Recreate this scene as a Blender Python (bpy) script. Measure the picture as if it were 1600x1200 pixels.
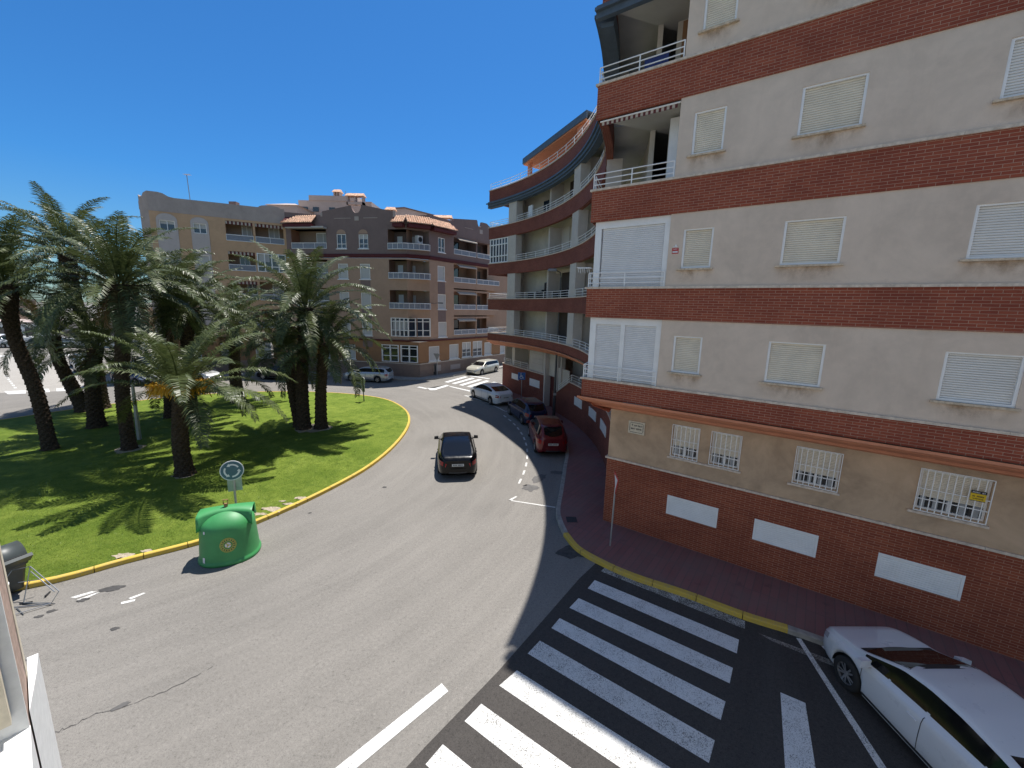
import bpy, bmesh, math, random
from mathutils import Vector, Matrix
PI = math.pi
R_ = math.radians
scene = bpy.context.scene
for _o in list(bpy.data.objects): bpy.data.objects.remove(_o)
COL = scene.collection
random.seed(7)

# ---------------------------------------------------------------- camera
PITCH, ROLL, CAMH, FPX = 0.181952, 0.024268, 7.5, 652.9
Fw = Vector((0, math.cos(PITCH), -math.sin(PITCH))); X0 = Vector((1, 0, 0)); U0 = X0.cross(Fw)
Xc = X0*math.cos(ROLL) + U0*math.sin(ROLL); Uc = -X0*math.sin(ROLL) + U0*math.cos(ROLL)
cd = bpy.data.cameras.new('camera'); cam = bpy.data.objects.new('camera', cd); COL.objects.link(cam)
cd.sensor_width = 36; cd.lens = 36*FPX/1600; cd.clip_start = 0.05; cd.clip_end = 3000
mw = Matrix((Xc, Uc, -Fw)).transposed().to_4x4(); mw.translation = Vector((0, 0, CAMH))
cam.matrix_world = mw; scene.camera = cam

# ---------------------------------------------------------------- light
SUNV = Vector((0.135, 0.35, 1.0)).normalized()
w = bpy.data.worlds.new('World'); scene.world = w; w.use_nodes = True
nt = w.node_tree; nt.nodes.clear()
sky = nt.nodes.new('ShaderNodeTexSky'); sky.sky_type = 'NISHITA'; sky.sun_disc = False
sky.sun_elevation = math.asin(SUNV.z); sky.sun_rotation = math.atan2(SUNV.x, SUNV.y)
sky.altitude = 0; sky.air_density = 1.0; sky.dust_density = 0.3; sky.ozone_density = 3.0
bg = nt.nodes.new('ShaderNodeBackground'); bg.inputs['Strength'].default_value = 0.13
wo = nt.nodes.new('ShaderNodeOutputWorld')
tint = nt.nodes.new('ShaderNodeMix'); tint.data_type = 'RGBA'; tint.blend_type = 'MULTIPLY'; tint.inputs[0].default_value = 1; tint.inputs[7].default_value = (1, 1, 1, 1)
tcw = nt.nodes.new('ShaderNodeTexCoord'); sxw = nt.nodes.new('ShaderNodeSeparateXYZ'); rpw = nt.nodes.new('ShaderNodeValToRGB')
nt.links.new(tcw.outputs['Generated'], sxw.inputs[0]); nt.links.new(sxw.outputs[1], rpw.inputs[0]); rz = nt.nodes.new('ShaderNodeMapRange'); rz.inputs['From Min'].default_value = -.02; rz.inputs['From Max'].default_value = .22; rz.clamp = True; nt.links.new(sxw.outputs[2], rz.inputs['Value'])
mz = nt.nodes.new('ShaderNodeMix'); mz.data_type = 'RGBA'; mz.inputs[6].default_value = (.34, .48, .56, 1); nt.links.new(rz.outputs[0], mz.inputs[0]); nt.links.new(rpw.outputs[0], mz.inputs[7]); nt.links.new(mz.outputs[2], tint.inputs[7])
rpw.color_ramp.elements[0].position = .12; rpw.color_ramp.elements[0].color = (.68, .70, .70, 1); rpw.color_ramp.elements[1].position = .55; rpw.color_ramp.elements[1].color = (.17, .46, .72, 1)  # added sky tint: deep blue ahead, neutral behind and overhead so shade stays neutral
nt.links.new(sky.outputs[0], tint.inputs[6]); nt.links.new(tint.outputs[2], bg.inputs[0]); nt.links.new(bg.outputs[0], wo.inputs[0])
sd = bpy.data.lights.new('sun', 'SUN'); sd.energy = 4.8; sd.angle = R_(0.55); sd.color = (1, .96, .9)
sun = bpy.data.objects.new('sun', sd); COL.objects.link(sun)
sun.rotation_euler = (-SUNV).to_track_quat('-Z', 'Y').to_euler(); sun.location = (0, 0, 60)
vs = scene.view_settings; vs.view_transform = 'Standard'; vs.look = 'None'; vs.exposure = 0.53; vs.gamma = 1
scene.render.engine = 'CYCLES'

# ---------------------------------------------------------------- materials
MATS = {}
class NT:
    def __init__(s, name):
        s.m = bpy.data.materials.new(name); s.m.use_nodes = True; s.t = s.m.node_tree
        s.b = s.t.nodes['Principled BSDF']; s.o = s.t.nodes['Material Output']; MATS[name] = s.m
    def n(s, ty, **kw):
        x = s.t.nodes.new('ShaderNode'+ty)
        for k, v in kw.items():
            if k in x.inputs: x.inputs[k].default_value = v
            else: setattr(x, k, v)
        return x
    def l(s, a, b): s.t.links.new(a, b)
    def coord(s, kind='UV', scale=(1, 1, 1)):
        tc = s.n('TexCoord'); mp = s.n('Mapping'); mp.inputs['Scale'].default_value = scale
        s.l(tc.outputs[kind], mp.inputs[0]); return mp.outputs[0]
    def noise(s, vec, scale, detail=4, rough=.6, dist=0):
        x = s.n('TexNoise'); x.inputs['Scale'].default_value = scale; x.inputs['Detail'].default_value = detail
        x.inputs['Roughness'].default_value = rough; x.inputs['Distortion'].default_value = dist
        if vec is not None: s.l(vec, x.inputs['Vector'])
        return x.outputs['Fac']
    def ramp(s, f, stops):
        x = s.n('ValToRGB'); e = x.color_ramp.elements
        while len(e) < len(stops): e.new(.5)
        for i, (p, c) in enumerate(stops):
            e[i].position = p; e[i].color = (c, c, c, 1) if not hasattr(c, '__len__') else (*c, 1)
        s.l(f, x.inputs[0]); return x.outputs[0]
    def mix(s, a, b, f, mode='MIX'):
        x = s.n('Mix', data_type='RGBA', blend_type=mode)
        for v, i in ((a, 6), (b, 7)):
            if hasattr(v, 'is_linked'): s.l(v, x.inputs[i])
            else: x.inputs[i].default_value = (*v, 1)
        if hasattr(f, 'is_linked'): s.l(f, x.inputs[0])
        else: x.inputs[0].default_value = f
        return x.outputs[2]
    def math(s, op, a, b=0.0, c=0.0):
        x = s.n('Math', operation=op)
        for i, v in enumerate((a, b, c)):
            if hasattr(v, 'is_linked'): s.l(v, x.inputs[i])
            else: x.inputs[i].default_value = v
        return x.outputs[0]
    def bump(s, h, strength=.4, dist=.02, prev=None):
        x = s.n('Bump'); x.inputs['Strength'].default_value = strength; x.inputs['Distance'].default_value = dist
        s.l(h, x.inputs['Height'])
        if prev is not None: s.l(prev, x.inputs['Normal'])
        return x.outputs[0]
    def fin(s, col, rough=.8, bump=None, metal=0, spec=.5):
        if hasattr(col, 'is_linked'): s.l(col, s.b.inputs['Base Color'])
        else: s.b.inputs['Base Color'].default_value = (*col, 1)
        if hasattr(rough, 'is_linked'): s.l(rough, s.b.inputs['Roughness'])
        else: s.b.inputs['Roughness'].default_value = rough
        s.b.inputs['Metallic'].default_value = metal; s.b.inputs['Specular IOR Level'].default_value = spec
        if bump is not None: s.l(bump, s.b.inputs['Normal'])
        return s.m

def m_plain(name, col, rough=.6, metal=0, var=.12, scale=6, spec=.5, coat=0):
    t = NT(name); v = t.coord('Object')
    f = t.noise(v, scale, 5); a = tuple(c*(1-var) for c in col); b = tuple(min(1, c*(1+var)) for c in col)
    t.fin(t.mix(a, b, t.ramp(f, [(.3, 0), (.7, 1)])), rough, None, metal, spec)
    if coat: t.b.inputs['Coat Weight'].default_value = coat; t.b.inputs['Coat Roughness'].default_value = .04
    return t.m

def m_stucco(name, col, stain=.25, col2=None):
    t = NT(name); v = t.coord('UV')
    big = t.noise(v, .8, 6, .65, .6); fine = t.noise(v, 90, 3, .7); mid = t.noise(v, 5, 5, .6)
    tr = t.noise(t.coord('UV', (3.5, .35, 1)), 1.3, 5, .7)
    c = t.mix(tuple(x*(1-stain) for x in col), tuple(x*(1+stain*.5) for x in col), t.ramp(big, [(.3, 0), (.68, 1)]))
    c = t.mix(c, col2 or tuple(x*.7 for x in col), t.ramp(tr, [(.55, 0), (.8, .35)]))
    c = t.mix(c, tuple(x*1.12 for x in col), t.ramp(mid, [(.45, 0), (.8, .5)]))
    c = t.mix(c, tuple(x*.75 for x in col), t.ramp(fine, [(.5, 0), (.8, .35)]))
    return t.fin(c, .9, t.bump(fine, .35, .01), 0, .2)

def m_brick(name, c1, c2, mor, scale=1.0, bw=.25, rh=.066):
    t = NT(name); v = t.coord('UV')
    b = t.n('TexBrick'); t.l(v, b.inputs['Vector']); b.offset = .5
    b.inputs['Scale'].default_value = 1/scale; b.inputs['Mortar Size'].default_value = .006
    b.inputs['Mortar Smooth'].default_value = .3; b.inputs['Brick Width'].default_value = bw; b.inputs['Row Height'].default_value = rh
    b.inputs['Color1'].default_value = (*c1, 1); b.inputs['Color2'].default_value = (*c2, 1); b.inputs['Mortar'].default_value = (*mor, 1)
    b.inputs['Bias'].default_value = -.1
    big = t.noise(v, .7, 5); fine = t.noise(v, 60, 3)
    c = t.mix(b.outputs[0], (c1[0]*.55, c1[1]*.55, c1[2]*.6), t.ramp(big, [(.42, 0), (.75, .5)]))
    c = t.mix(c, (.3, .14, .1), t.ramp(fine, [(.55, 0), (.85, .4)]))
    inv = t.math('SUBTRACT', 1.0, b.outputs['Fac'])
    return t.fin(c, .85, t.bump(inv, .6, .008, t.bump(fine, .2, .004)), 0, .25)

def m_asphalt(name, dark, light, stain=True):
    t = NT(name); v = t.coord('Object')
    grain = t.noise(v, 42, 4, .85); g2 = t.noise(v, 160, 2, .7); big = t.noise(v, .16, 6, .62, .5); mid = t.noise(v, 1.1, 6, .7, .3)
    # wear rings: streaks that follow the carriageway round the island
    sub = t.n('VectorMath', operation='SUBTRACT'); sub.inputs[1].default_value = (-17.9, 21.3, 0); t.l(v, sub.inputs[0])
    ln = t.n('VectorMath', operation='LENGTH'); t.l(sub.outputs[0], ln.inputs[0])
    sx = t.n('SeparateXYZ'); t.l(sub.outputs[0], sx.inputs[0])
    an = t.math('ARCTAN2', sx.outputs[1], sx.outputs[0]); cb = t.n('CombineXYZ'); t.l(ln.outputs['Value'], cb.inputs[0]); t.l(t.math('MULTIPLY', an, 1.5), cb.inputs[1])
    ring = t.noise(cb.outputs[0], 1.6, 6, .7, .2)
    c = t.mix(dark, light, t.ramp(big, [(.3, 0), (.7, 1)]))
    c = t.mix(c, tuple(x*1.18 for x in light), t.ramp(ring, [(.45, 0), (.7, .55)]))
    c = t.mix(c, tuple(x*.72 for x in dark), t.ramp(ring, [(.2, .5), (.42, 0)]))
    c = t.mix(c, tuple(x*.75 for x in dark), t.ramp(mid, [(.6, 0), (.85, .5)]))
    if stain:
        sp = t.noise(v, 2.3, 3, .5); c = t.mix(c, (.035, .033, .033), t.ramp(sp, [(.74, 0), (.8, .35)]))
        cr = t.n('TexVoronoi', feature='DISTANCE_TO_EDGE'); cr.inputs['Scale'].default_value = .22
        dn = t.n('TexNoise'); dn.inputs['Scale'].default_value = 1.5; dn.inputs['Detail'].default_value = 8; t.l(v, dn.inputs['Vector'])
        vm = t.n('VectorMath', operation='MULTIPLY_ADD'); vm.inputs[1].default_value = (1.6,)*3; t.l(dn.outputs['Color'], vm.inputs[0]); t.l(v, vm.inputs[2])
        t.l(vm.outputs[0], cr.inputs['Vector'])
        gate = t.ramp(t.noise(v, .35, 2), [(.56, 0), (.66, .35)])
        line = t.ramp(cr.outputs['Distance'], [(.0, 1), (.006, 0)])
        c = t.mix(c, (.03, .03, .03), t.math('MULTIPLY', line, gate))
    c = t.mix(c, tuple(x*.4 for x in dark), t.ramp(grain, [(.3, .9), (.5, 0)]))
    c = t.mix(c, tuple(min(1, x*1.9) for x in light), t.ramp(g2, [(.52, 0), (.75, .75)]))
    g3 = t.noise(v, 14, 5, .8); c = t.mix(c, tuple(x*.55 for x in dark), t.ramp(g3, [(.28, .8), (.46, 0)])); c = t.mix(c, tuple(min(1, x*1.35) for x in light), t.ramp(g3, [(.54, 0), (.72, .7)]))
    return t.fin(c, .9, t.bump(grain, .5, .01), 0, .25)

def m_paint(name, col, wear, asph=(.1, .1, .1), solid=False):
    t = NT(name); v = t.coord('Object')
    f = t.noise(v, 65, 3, .8); g = t.noise(v, 3, 5, .7); h = t.noise(v, 75, 2, .7)
    a = t.math('ADD', t.math('MULTIPLY', f, .85), t.math('MULTIPLY', g, .22))
    msk = t.ramp(a, [(wear-.02, 0), (wear+.05, 1)])
    c = t.mix(asph, col, msk) if solid else t.mix(col, col, 0.0); c = t.mix(c, tuple(x*.6 for x in col), t.ramp(h, [(.55, 0), (.75, .6)]))
    c = t.mix(c, tuple(x*.7 for x in col), t.ramp(t.noise(v, 1.3, 5), [(.5, 0), (.8, .5)]))
    t.fin(c, .8, t.bump(f, .3, .004), 0, .3)
    if solid: return t.m
    tr = t.n('BsdfTransparent'); mx = t.n('MixShader'); t.l(msk, mx.inputs[0]); t.l(tr.outputs[0], mx.inputs[1]); t.l(t.b.outputs[0], mx.inputs[2]); t.l(mx.outputs[0], t.o.inputs[0]); return t.m

def m_glass(name, col=(.02, .025, .03), rough=.06):
    t = NT(name); return t.fin(col, rough, None, 0, .9)

M = {}
M['asphalt'] = m_asphalt('asphalt', (.16, .15, .136), (.222, .207, .187))
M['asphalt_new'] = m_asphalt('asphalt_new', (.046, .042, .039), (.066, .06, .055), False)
M['asphalt_far'] = m_asphalt('asphalt_far', (.3, .28, .25), (.36, .34, .31), False)
M['paint_old'] = m_paint('paint_old', (.66, .65, .62), .455, (.13, .13, .13))
M['paint'] = m_paint('paint', (.68, .68, .66), .44, (.16, .16, .16))
M['paint_worn'] = m_paint('paint_worn', (.55, .54, .5), .53, (.07, .07, .07))
M['paint_dirty'] = m_paint('paint_dirty', (.36, .33, .29), .52, (.09, .09, .09))
M['kerb_yellow'] = m_paint('kerb_yellow', (.62, .42, .06), .46, (.35, .3, .2), True)
M['kerb_grey'] = m_plain('kerb_grey', (.3, .28, .25), .9, 0, .25, 5)
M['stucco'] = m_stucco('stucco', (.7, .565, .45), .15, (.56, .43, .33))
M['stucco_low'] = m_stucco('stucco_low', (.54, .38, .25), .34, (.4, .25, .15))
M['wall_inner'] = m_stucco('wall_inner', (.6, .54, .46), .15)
M['wall_pillar'] = m_stucco('wall_pillar', (.58, .52, .46), .12)
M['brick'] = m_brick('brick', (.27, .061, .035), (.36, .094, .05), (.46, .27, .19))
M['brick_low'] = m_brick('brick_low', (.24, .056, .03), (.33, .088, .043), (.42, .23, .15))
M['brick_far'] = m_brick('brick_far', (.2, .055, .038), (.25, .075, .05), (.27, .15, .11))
M['salmon'] = m_plain('salmon', (.62, .24, .13), .8, 0, .12, 3)
M['ledge'] = m_plain('ledge', (.64, .53, .42), .8, 0, .25, 9)
M['sill'] = m_plain('sill', (.58, .46, .33), .8, 0, .3, 14)
M['white_metal'] = m_plain('white_metal', (.86, .84, .81), .35, 0, .05, 3)
M['white_plastic'] = m_plain('white_plastic', (.76, .74, .72), .45, 0, .05, 3)
M['shutter_cream'] = m_plain('shutter_cream', (.78, .69, .55), .55, 0, .09, 2.5)
M['shutter_white'] = m_plain('shutter_white', (.76, .72, .66), .55, 0, .05, 2)
M['slate'] = m_plain('slate', (.075, .1, .13), .55, 0, .2, 4)
M['soffit'] = m_plain('soffit', (.5, .47, .43), .9, 0, .08, 1.5)
M['dark'] = m_plain('dark', (.02, .02, .022), .7)
M['dark_frame'] = m_plain('dark_frame', (.035, .03, .03), .5)
M['glass'] = m_glass('glass')
M['glass_blue'] = m_glass('glass_blue', (.025, .04, .065), .08)
M['door_dark'] = m_plain('door_dark', (.06, .045, .04), .5)
M['curtain'] = m_plain('curtain', (.4, .4, .4), .8)
M['blue_cloth'] = m_plain('blue_cloth', (.04, .06, .2), .9)
M['rust'] = m_plain('rust', (.3, .17, .08), .9)
M['mauve'] = m_stucco('mauve', (.23, .165, .15), .12)
M['brownwall'] = m_stucco('brownwall', (.44, .29, .205), .12)
M['tanlow'] = m_stucco('tanlow', (.33, .18, .095), .12)
M['tanwall'] = m_stucco('tanwall', (.6, .38, .23), .12)
M['greyband'] = m_stucco('greyband', (.44, .36, .32), .15)
M['maroon'] = m_plain('maroon', (.1, .012, .014), .7)
M['stonebase'] = m_brick('stonebase', (.27, .19, .15), (.31, .22, .17), (.2, .14, .11), 1, .9, .4)
M['pink'] = m_stucco('pink', (.5, .41, .36), .1)
M['strip_grey'] = m_stucco('strip_grey', (.56, .48, .44), .1)
M['tile'] = m_plain('tile', (.66, .4, .26), .8, 0, .5, 5)
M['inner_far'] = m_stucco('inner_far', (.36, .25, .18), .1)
M['steel'] = m_plain('steel', (.35, .35, .35), .4, .8, .1, 8)
M['pole_dark'] = m_plain('pole_dark', (.09, .09, .09), .5, .3)
M['terracotta'] = m_plain('terracotta', (.6, .22, .1), .8)
M['cream_stone'] = m_plain('cream_stone', (.62, .55, .42), .8, 0, .12, 20)
M['pinkstone'] = m_plain('pinkstone', (.42, .3, .24), .85, 0, .3, 30)
M['render_white'] = m_plain('render_white', (.7, .7, .68), .9, 0, .07, 25)

def m_shutter_far(name, c):
    t = NT(name); v = t.coord('UV'); wv = t.n('TexWave', bands_direction='Y'); wv.inputs['Scale'].default_value = 3.2; t.l(v, wv.inputs['Vector'])
    cc = t.mix(tuple(x*.8 for x in c), c, wv.outputs['Fac']); return t.fin(cc, .6, t.bump(wv.outputs['Fac'], .5, .01))
M['shutter_far'] = m_shutter_far('shutter_far', (.55, .53, .5))

def m_grass():
    t = NT('grass'); v = t.coord('Object')
    a = t.noise(v, .45, 5, .6, .4); b = t.noise(v, 9, 5, .75, .4); c_ = t.noise(t.coord('Object', (1, 1.6, 1)), 45, 3, .8, 1.0); d = t.noise(v, 1.7, 6, .7, .6)
    c = t.mix((.15, .215, .025), (.23, .295, .045), t.ramp(a, [(.35, 0), (.65, 1)]))
    c = t.mix(c, (.085, .145, .014), t.ramp(d, [(.4, 0), (.62, .7)]))
    c = t.mix(c, (.27, .3, .07), t.ramp(b, [(.55, 0), (.75, .6)]))
    c = t.mix(c, (.05, .095, .012), t.ramp(c_, [(.32, .45), (.52, 0)]))
    c = t.mix(c, (.33, .28, .16), t.ramp(t.noise(v, .9, 6, .75), [(.7, 0), (.78, .6)]))
    h = t.math('ADD', c_, b)
    return t.fin(c, .85, t.bump(h, .9, .05), 0, .15)
M['grass'] = m_grass()

def m_paver():
    t = NT('paver'); v = t.coord('UV')
    b = t.n('TexBrick'); t.l(v, b.inputs['Vector']); b.offset = 0
    b.inputs['Scale'].default_value = 1; b.inputs['Mortar Size'].default_value = .012; b.inputs['Brick Width'].default_value = .2; b.inputs['Row Height'].default_value = 1.1
    b.inputs['Color1'].default_value = (.2, .085, .078, 1); b.inputs['Color2'].default_value = (.235, .1, .092, 1); b.inputs['Mortar'].default_value = (.14, .08, .075, 1)
    c = t.mix(b.outputs[0], (.18, .12, .11), t.ramp(t.noise(v, .8, 5), [(.4, 0), (.7, .7)]))
    c = t.mix(c, (.05, .04, .04), t.ramp(t.noise(v, 2.5, 5), [(.6, 0), (.8, .6)]))
    return t.fin(c, .8, t.bump(b.outputs['Fac'], -.4, .006))
M['paver'] = m_paver()

def m_leaf(name, c1, c2):
    t = NT(name); v = t.coord('Object')
    f = t.noise(v, 2.5, 3); g = t.noise(v, 40, 2)
    c = t.mix(c1, c2, t.ramp(f, [(.35, 0), (.65, 1)])); c = t.mix(c, tuple(x*1.5 for x in c2), t.ramp(g, [(.55, 0), (.75, .6)]))
    t.fin(c, .42, None, 0, .32)
    tl = t.n('BsdfTranslucent'); t.l(c, tl.inputs[0]); mx = t.n('MixShader'); mx.inputs[0].default_value = .18
    t.l(t.b.outputs[0], mx.inputs[1]); t.l(tl.outputs[0], mx.inputs[2]); t.l(mx.outputs[0], t.o.inputs[0])
    return t.m
M['leaf'] = m_leaf('leaf', (.04, .058, .018), (.115, .138, .052))
M['leaf_dead'] = m_leaf('leaf_dead', (.16, .09, .035), (.26, .16, .06))
M['fruit'] = m_leaf('fruit', (.5, .26, .02), (.72, .42, .04))
def m_trunk():
    t = NT('trunk'); v = t.coord('Object'); f = t.noise(v, 14, 5, .7); g = t.noise(t.coord('Object', (1, 1, .4)), 45, 3, .7)
    c = t.mix((.03, .021, .015), (.12, .085, .06), t.ramp(f, [(.35, 0), (.7, 1)])); c = t.mix(c, (.025, .018, .014), t.ramp(g, [(.3, .7), (.5, 0)]))
    return t.fin(c, .95, t.bump(f, .9, .03), 0, .1)
M['trunk'] = m_trunk()

def m_car(name, col, metal=0.0, rough=.3):
    t = NT(name); t.fin(col, rough, None, metal, .5); t.b.inputs['Coat Weight'].default_value = .6; t.b.inputs['Coat Roughness'].default_value = .03
    v = t.coord('Object'); f = t.noise(v, 5, 5, .7); t.l(t.ramp(f, [(.3, rough*.8), (.8, min(1, rough*1.5))]), t.b.inputs['Roughness']); return t.m
M['car_white'] = m_car('car_white', (.62, .63, .65)); M['car_black'] = m_car('car_black', (.002, .002, .0025), 0, .2)
M['car_black'].node_tree.nodes['Principled BSDF'].inputs['Coat Weight'].default_value = .15; M['car_black'].node_tree.nodes['Principled BSDF'].inputs['Specular IOR Level'].default_value = .3
M['car_red'] = m_car('car_red', (.12, .004, .008), .3); M['car_blue'] = m_car('car_blue', (.01, .022, .07), .3)
M['car_silver'] = m_car('car_silver', (.5, .51, .52), .6); M['car_champagne'] = m_car('car_champagne', (.52, .5, .42), .3)
M['car_grey'] = m_car('car_grey', (.08, .11, .12), .4)
M['tyre'] = m_plain('tyre', (.018, .018, .018), .85); M['rim'] = m_plain('rim', (.45, .45, .46), .3, .8)
M['carglass'] = m_glass('carglass', (.008, .008, .009), .05); MATS['carglass'].node_tree.nodes['Principled BSDF'].inputs['Specular IOR Level'].default_value = .35
M['plastic_dark'] = m_plain('plastic_dark', (.03, .03, .032), .6)
M['light_red'] = m_plain('light_red', (.3, .008, .01), .15, 0, .2, 20); M['light_clear'] = m_plain('light_clear', (.5, .5, .52), .1, .3)
M['plate'] = m_plain('plate', (.55, .55, .52), .5)
M['seat_brown'] = m_plain('seat_brown', (.1, .05, .03), .8)
M['bottle_green'] = m_plain('bottle_green', (.05, .27, .085), .5, 0, .14, 2.2)
M['bin_grey'] = m_plain('bin_grey', (.055, .065, .065), .45, 0, .15, 5)
M['sign_blue'] = m_plain('sign_blue', (.012, .1, .35), .4); M['sign_white'] = m_plain('sign_white', (.7, .7, .7), .45)
M['sign_slate'] = m_plain('sign_slate', (.06, .13, .17), .4)
M['sign_red'] = m_plain('sign_red', (.5, .02, .02), .45); M['sign_yellow'] = m_plain('sign_yellow', (.75, .5, .01), .5); M['ink'] = m_plain('ink', (.02, .02, .03), .6)
M['galv'] = m_plain('galv', (.4, .4, .39), .5, .6); M['glow'] = None
M['panel_glass'] = m_plain('panel_glass', (.2, .21, .25), .3)
M['awning'] = m_plain('awning', (.5, .42, .34), .9, 0, .1); M['awning_dark'] = m_plain('awning_dark', (.12, .03, .03), .9)
M['hills'] = m_plain('hills', (.2, .22, .2), .95)

# ---------------------------------------------------------------- mesh helpers
ORG = {}
class MB:
    def __init__(s): s.v = []; s.f = []; s.uv = []; s.mi = []; s.sm = []
    def face(s, pts, mat=0, uv=None, sm=False):
        pts = [Vector(p) for p in pts]
        if uv is None:
            n = Vector((0, 0, 0))
            for i in range(len(pts)):
                a, b = pts[i], pts[(i+1) % len(pts)]
                n += Vector(((a.y-b.y)*(a.z+b.z), (a.z-b.z)*(a.x+b.x), (a.x-b.x)*(a.y+b.y)))
            if n.length > 0: n.normalize()
            if abs(n.z) > .8: uv = [(p.x, p.y) for p in pts]
            else:
                t = Vector((n.y, -n.x, 0)).normalized()
                if t.x < 0 or (abs(t.x) < 1e-6 and t.y < 0): t = -t
                uv = [(p.dot(t), p.z) for p in pts]
        i0 = len(s.v); s.v += [tuple(p) for p in pts]; s.f.append(tuple(range(i0, i0+len(pts)))); s.uv.append(uv); s.mi.append(mat); s.sm.append(sm)
    def hexa(s, c, mat=0, uvs=None, sm=False, skip=()):
        # c: 8 corners: bottom 0-3 (ccw), top 4-7
        F = [(0, 3, 2, 1), (4, 5, 6, 7), (0, 1, 5, 4), (1, 2, 6, 5), (2, 3, 7, 6), (3, 0, 4, 7)]
        for k, f in enumerate(F):
            if k not in skip: s.face([c[i] for i in f], mat, [uvs[i] for i in f] if uvs else None, sm)
    def box(s, x0, x1, y0, y1, z0, z1, mat=0):
        s.hexa([(x0, y0, z0), (x1, y0, z0), (x1, y1, z0), (x0, y1, z0), (x0, y0, z1), (x1, y0, z1), (x1, y1, z1), (x0, y1, z1)], mat)
    def tube(s, pts, r, n=6, mat=0, caps=True, r2=None):
        pts = [Vector(p) for p in pts]; rings = []
        for i, p in enumerate(pts):
            d = (pts[min(i+1, len(pts)-1)]-pts[max(i-1, 0)]).normalized()
            a = d.cross(Vector((0, 0, 1)))
            if a.length < 1e-3: a = d.cross(Vector((1, 0, 0)))
            a.normalize(); b = d.cross(a)
            rr = r if r2 is None else r+(r2-r)*i/(len(pts)-1)
            rings.append([p+(a*math.cos(2*PI*k/n)+b*math.sin(2*PI*k/n))*rr for k in range(n)])
        for i in range(len(rings)-1):
            for k in range(n):
                s.face([rings[i][k], rings[i][(k+1) % n], rings[i+1][(k+1) % n], rings[i+1][k]], mat, [(0, 0), (1, 0), (1, 1), (0, 1)], n > 4)
        if caps: s.face(rings[0][::-1], mat); s.face(rings[-1], mat)
    def lathe(s, prof, c=(0, 0, 0), n=24, mat=0, axis='z', sm=True):
        c = Vector(c)
        def P(r, h, k):
            a = 2*PI*k/n; x, y = r*math.cos(a), r*math.sin(a)
            return c+(Vector((x, y, h)) if axis == 'z' else Vector((x, h, y)))
        for i in range(len(prof)-1):
            (r0, h0), (r1, h1) = prof[i], prof[i+1]
            for k in range(n):
                q = []
                if r0 > 1e-6: q += [P(r0, h0, k), P(r0, h0, k+1)]
                else: q += [P(0, h0, 0)]
                if r1 > 1e-6: q += [P(r1, h1, k+1), P(r1, h1, k)]
                else: q += [P(0, h1, 0)]
                if len(q) > 2: s.face(q, mat, [(0, 0)]*len(q), sm)
    def build(s, name, mats, parent=None, label=None, local=False, merge=False, recalc=True, kind=None, cat=None, group=None):
        if not isinstance(mats, (list, tuple)): mats = [mats]
        me = bpy.data.meshes.new(name)
        o0 = Vector((0, 0, 0)) if (local or parent is None) else ORG.get(parent.name, Vector((0, 0, 0)))
        me.from_pydata([(a-o0.x, b-o0.y, c-o0.z) for a, b, c in s.v], [], s.f)
        ul = me.uv_layers.new(name='UVMap'); flat = [c for f in s.uv for q in f for c in q]
        ul.data.foreach_set('uv', flat)
        me.polygons.foreach_set('material_index', s.mi); me.polygons.foreach_set('use_smooth', s.sm)
        for m in mats: me.materials.append(MATS[m] if isinstance(m, str) else m)
        if merge or recalc:
            bm = bmesh.new(); bm.from_mesh(me)
            if merge: bmesh.ops.remove_doubles(bm, verts=bm.verts, dist=1e-4)
            if recalc: bmesh.ops.recalc_face_normals(bm, faces=bm.faces)
            bm.to_mesh(me); bm.free()
        me.update()
        o = bpy.data.objects.new(name, me); COL.objects.link(o)
        if parent: o.parent = parent; ORG[o.name] = o0
        tag(o, label, cat, group, kind)
        return o
def tag(o, label=None, cat=None, group=None, kind=None):
    if label: o['label'] = label
    if cat: o['category'] = cat
    if group: o['group'] = group
    if kind: o['kind'] = kind
    return o
def thing(name, loc, label, cat, group=None, rz=0):
    o = bpy.data.objects.new(name, None); COL.objects.link(o); o.location = loc; o.rotation_euler = (0, 0, rz)
    o.empty_display_size = .3; ORG[o.name] = Vector(loc); return tag(o, label, cat, group)
def S(name, mb, mat): return mb.build(name, mat, kind='structure')

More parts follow.
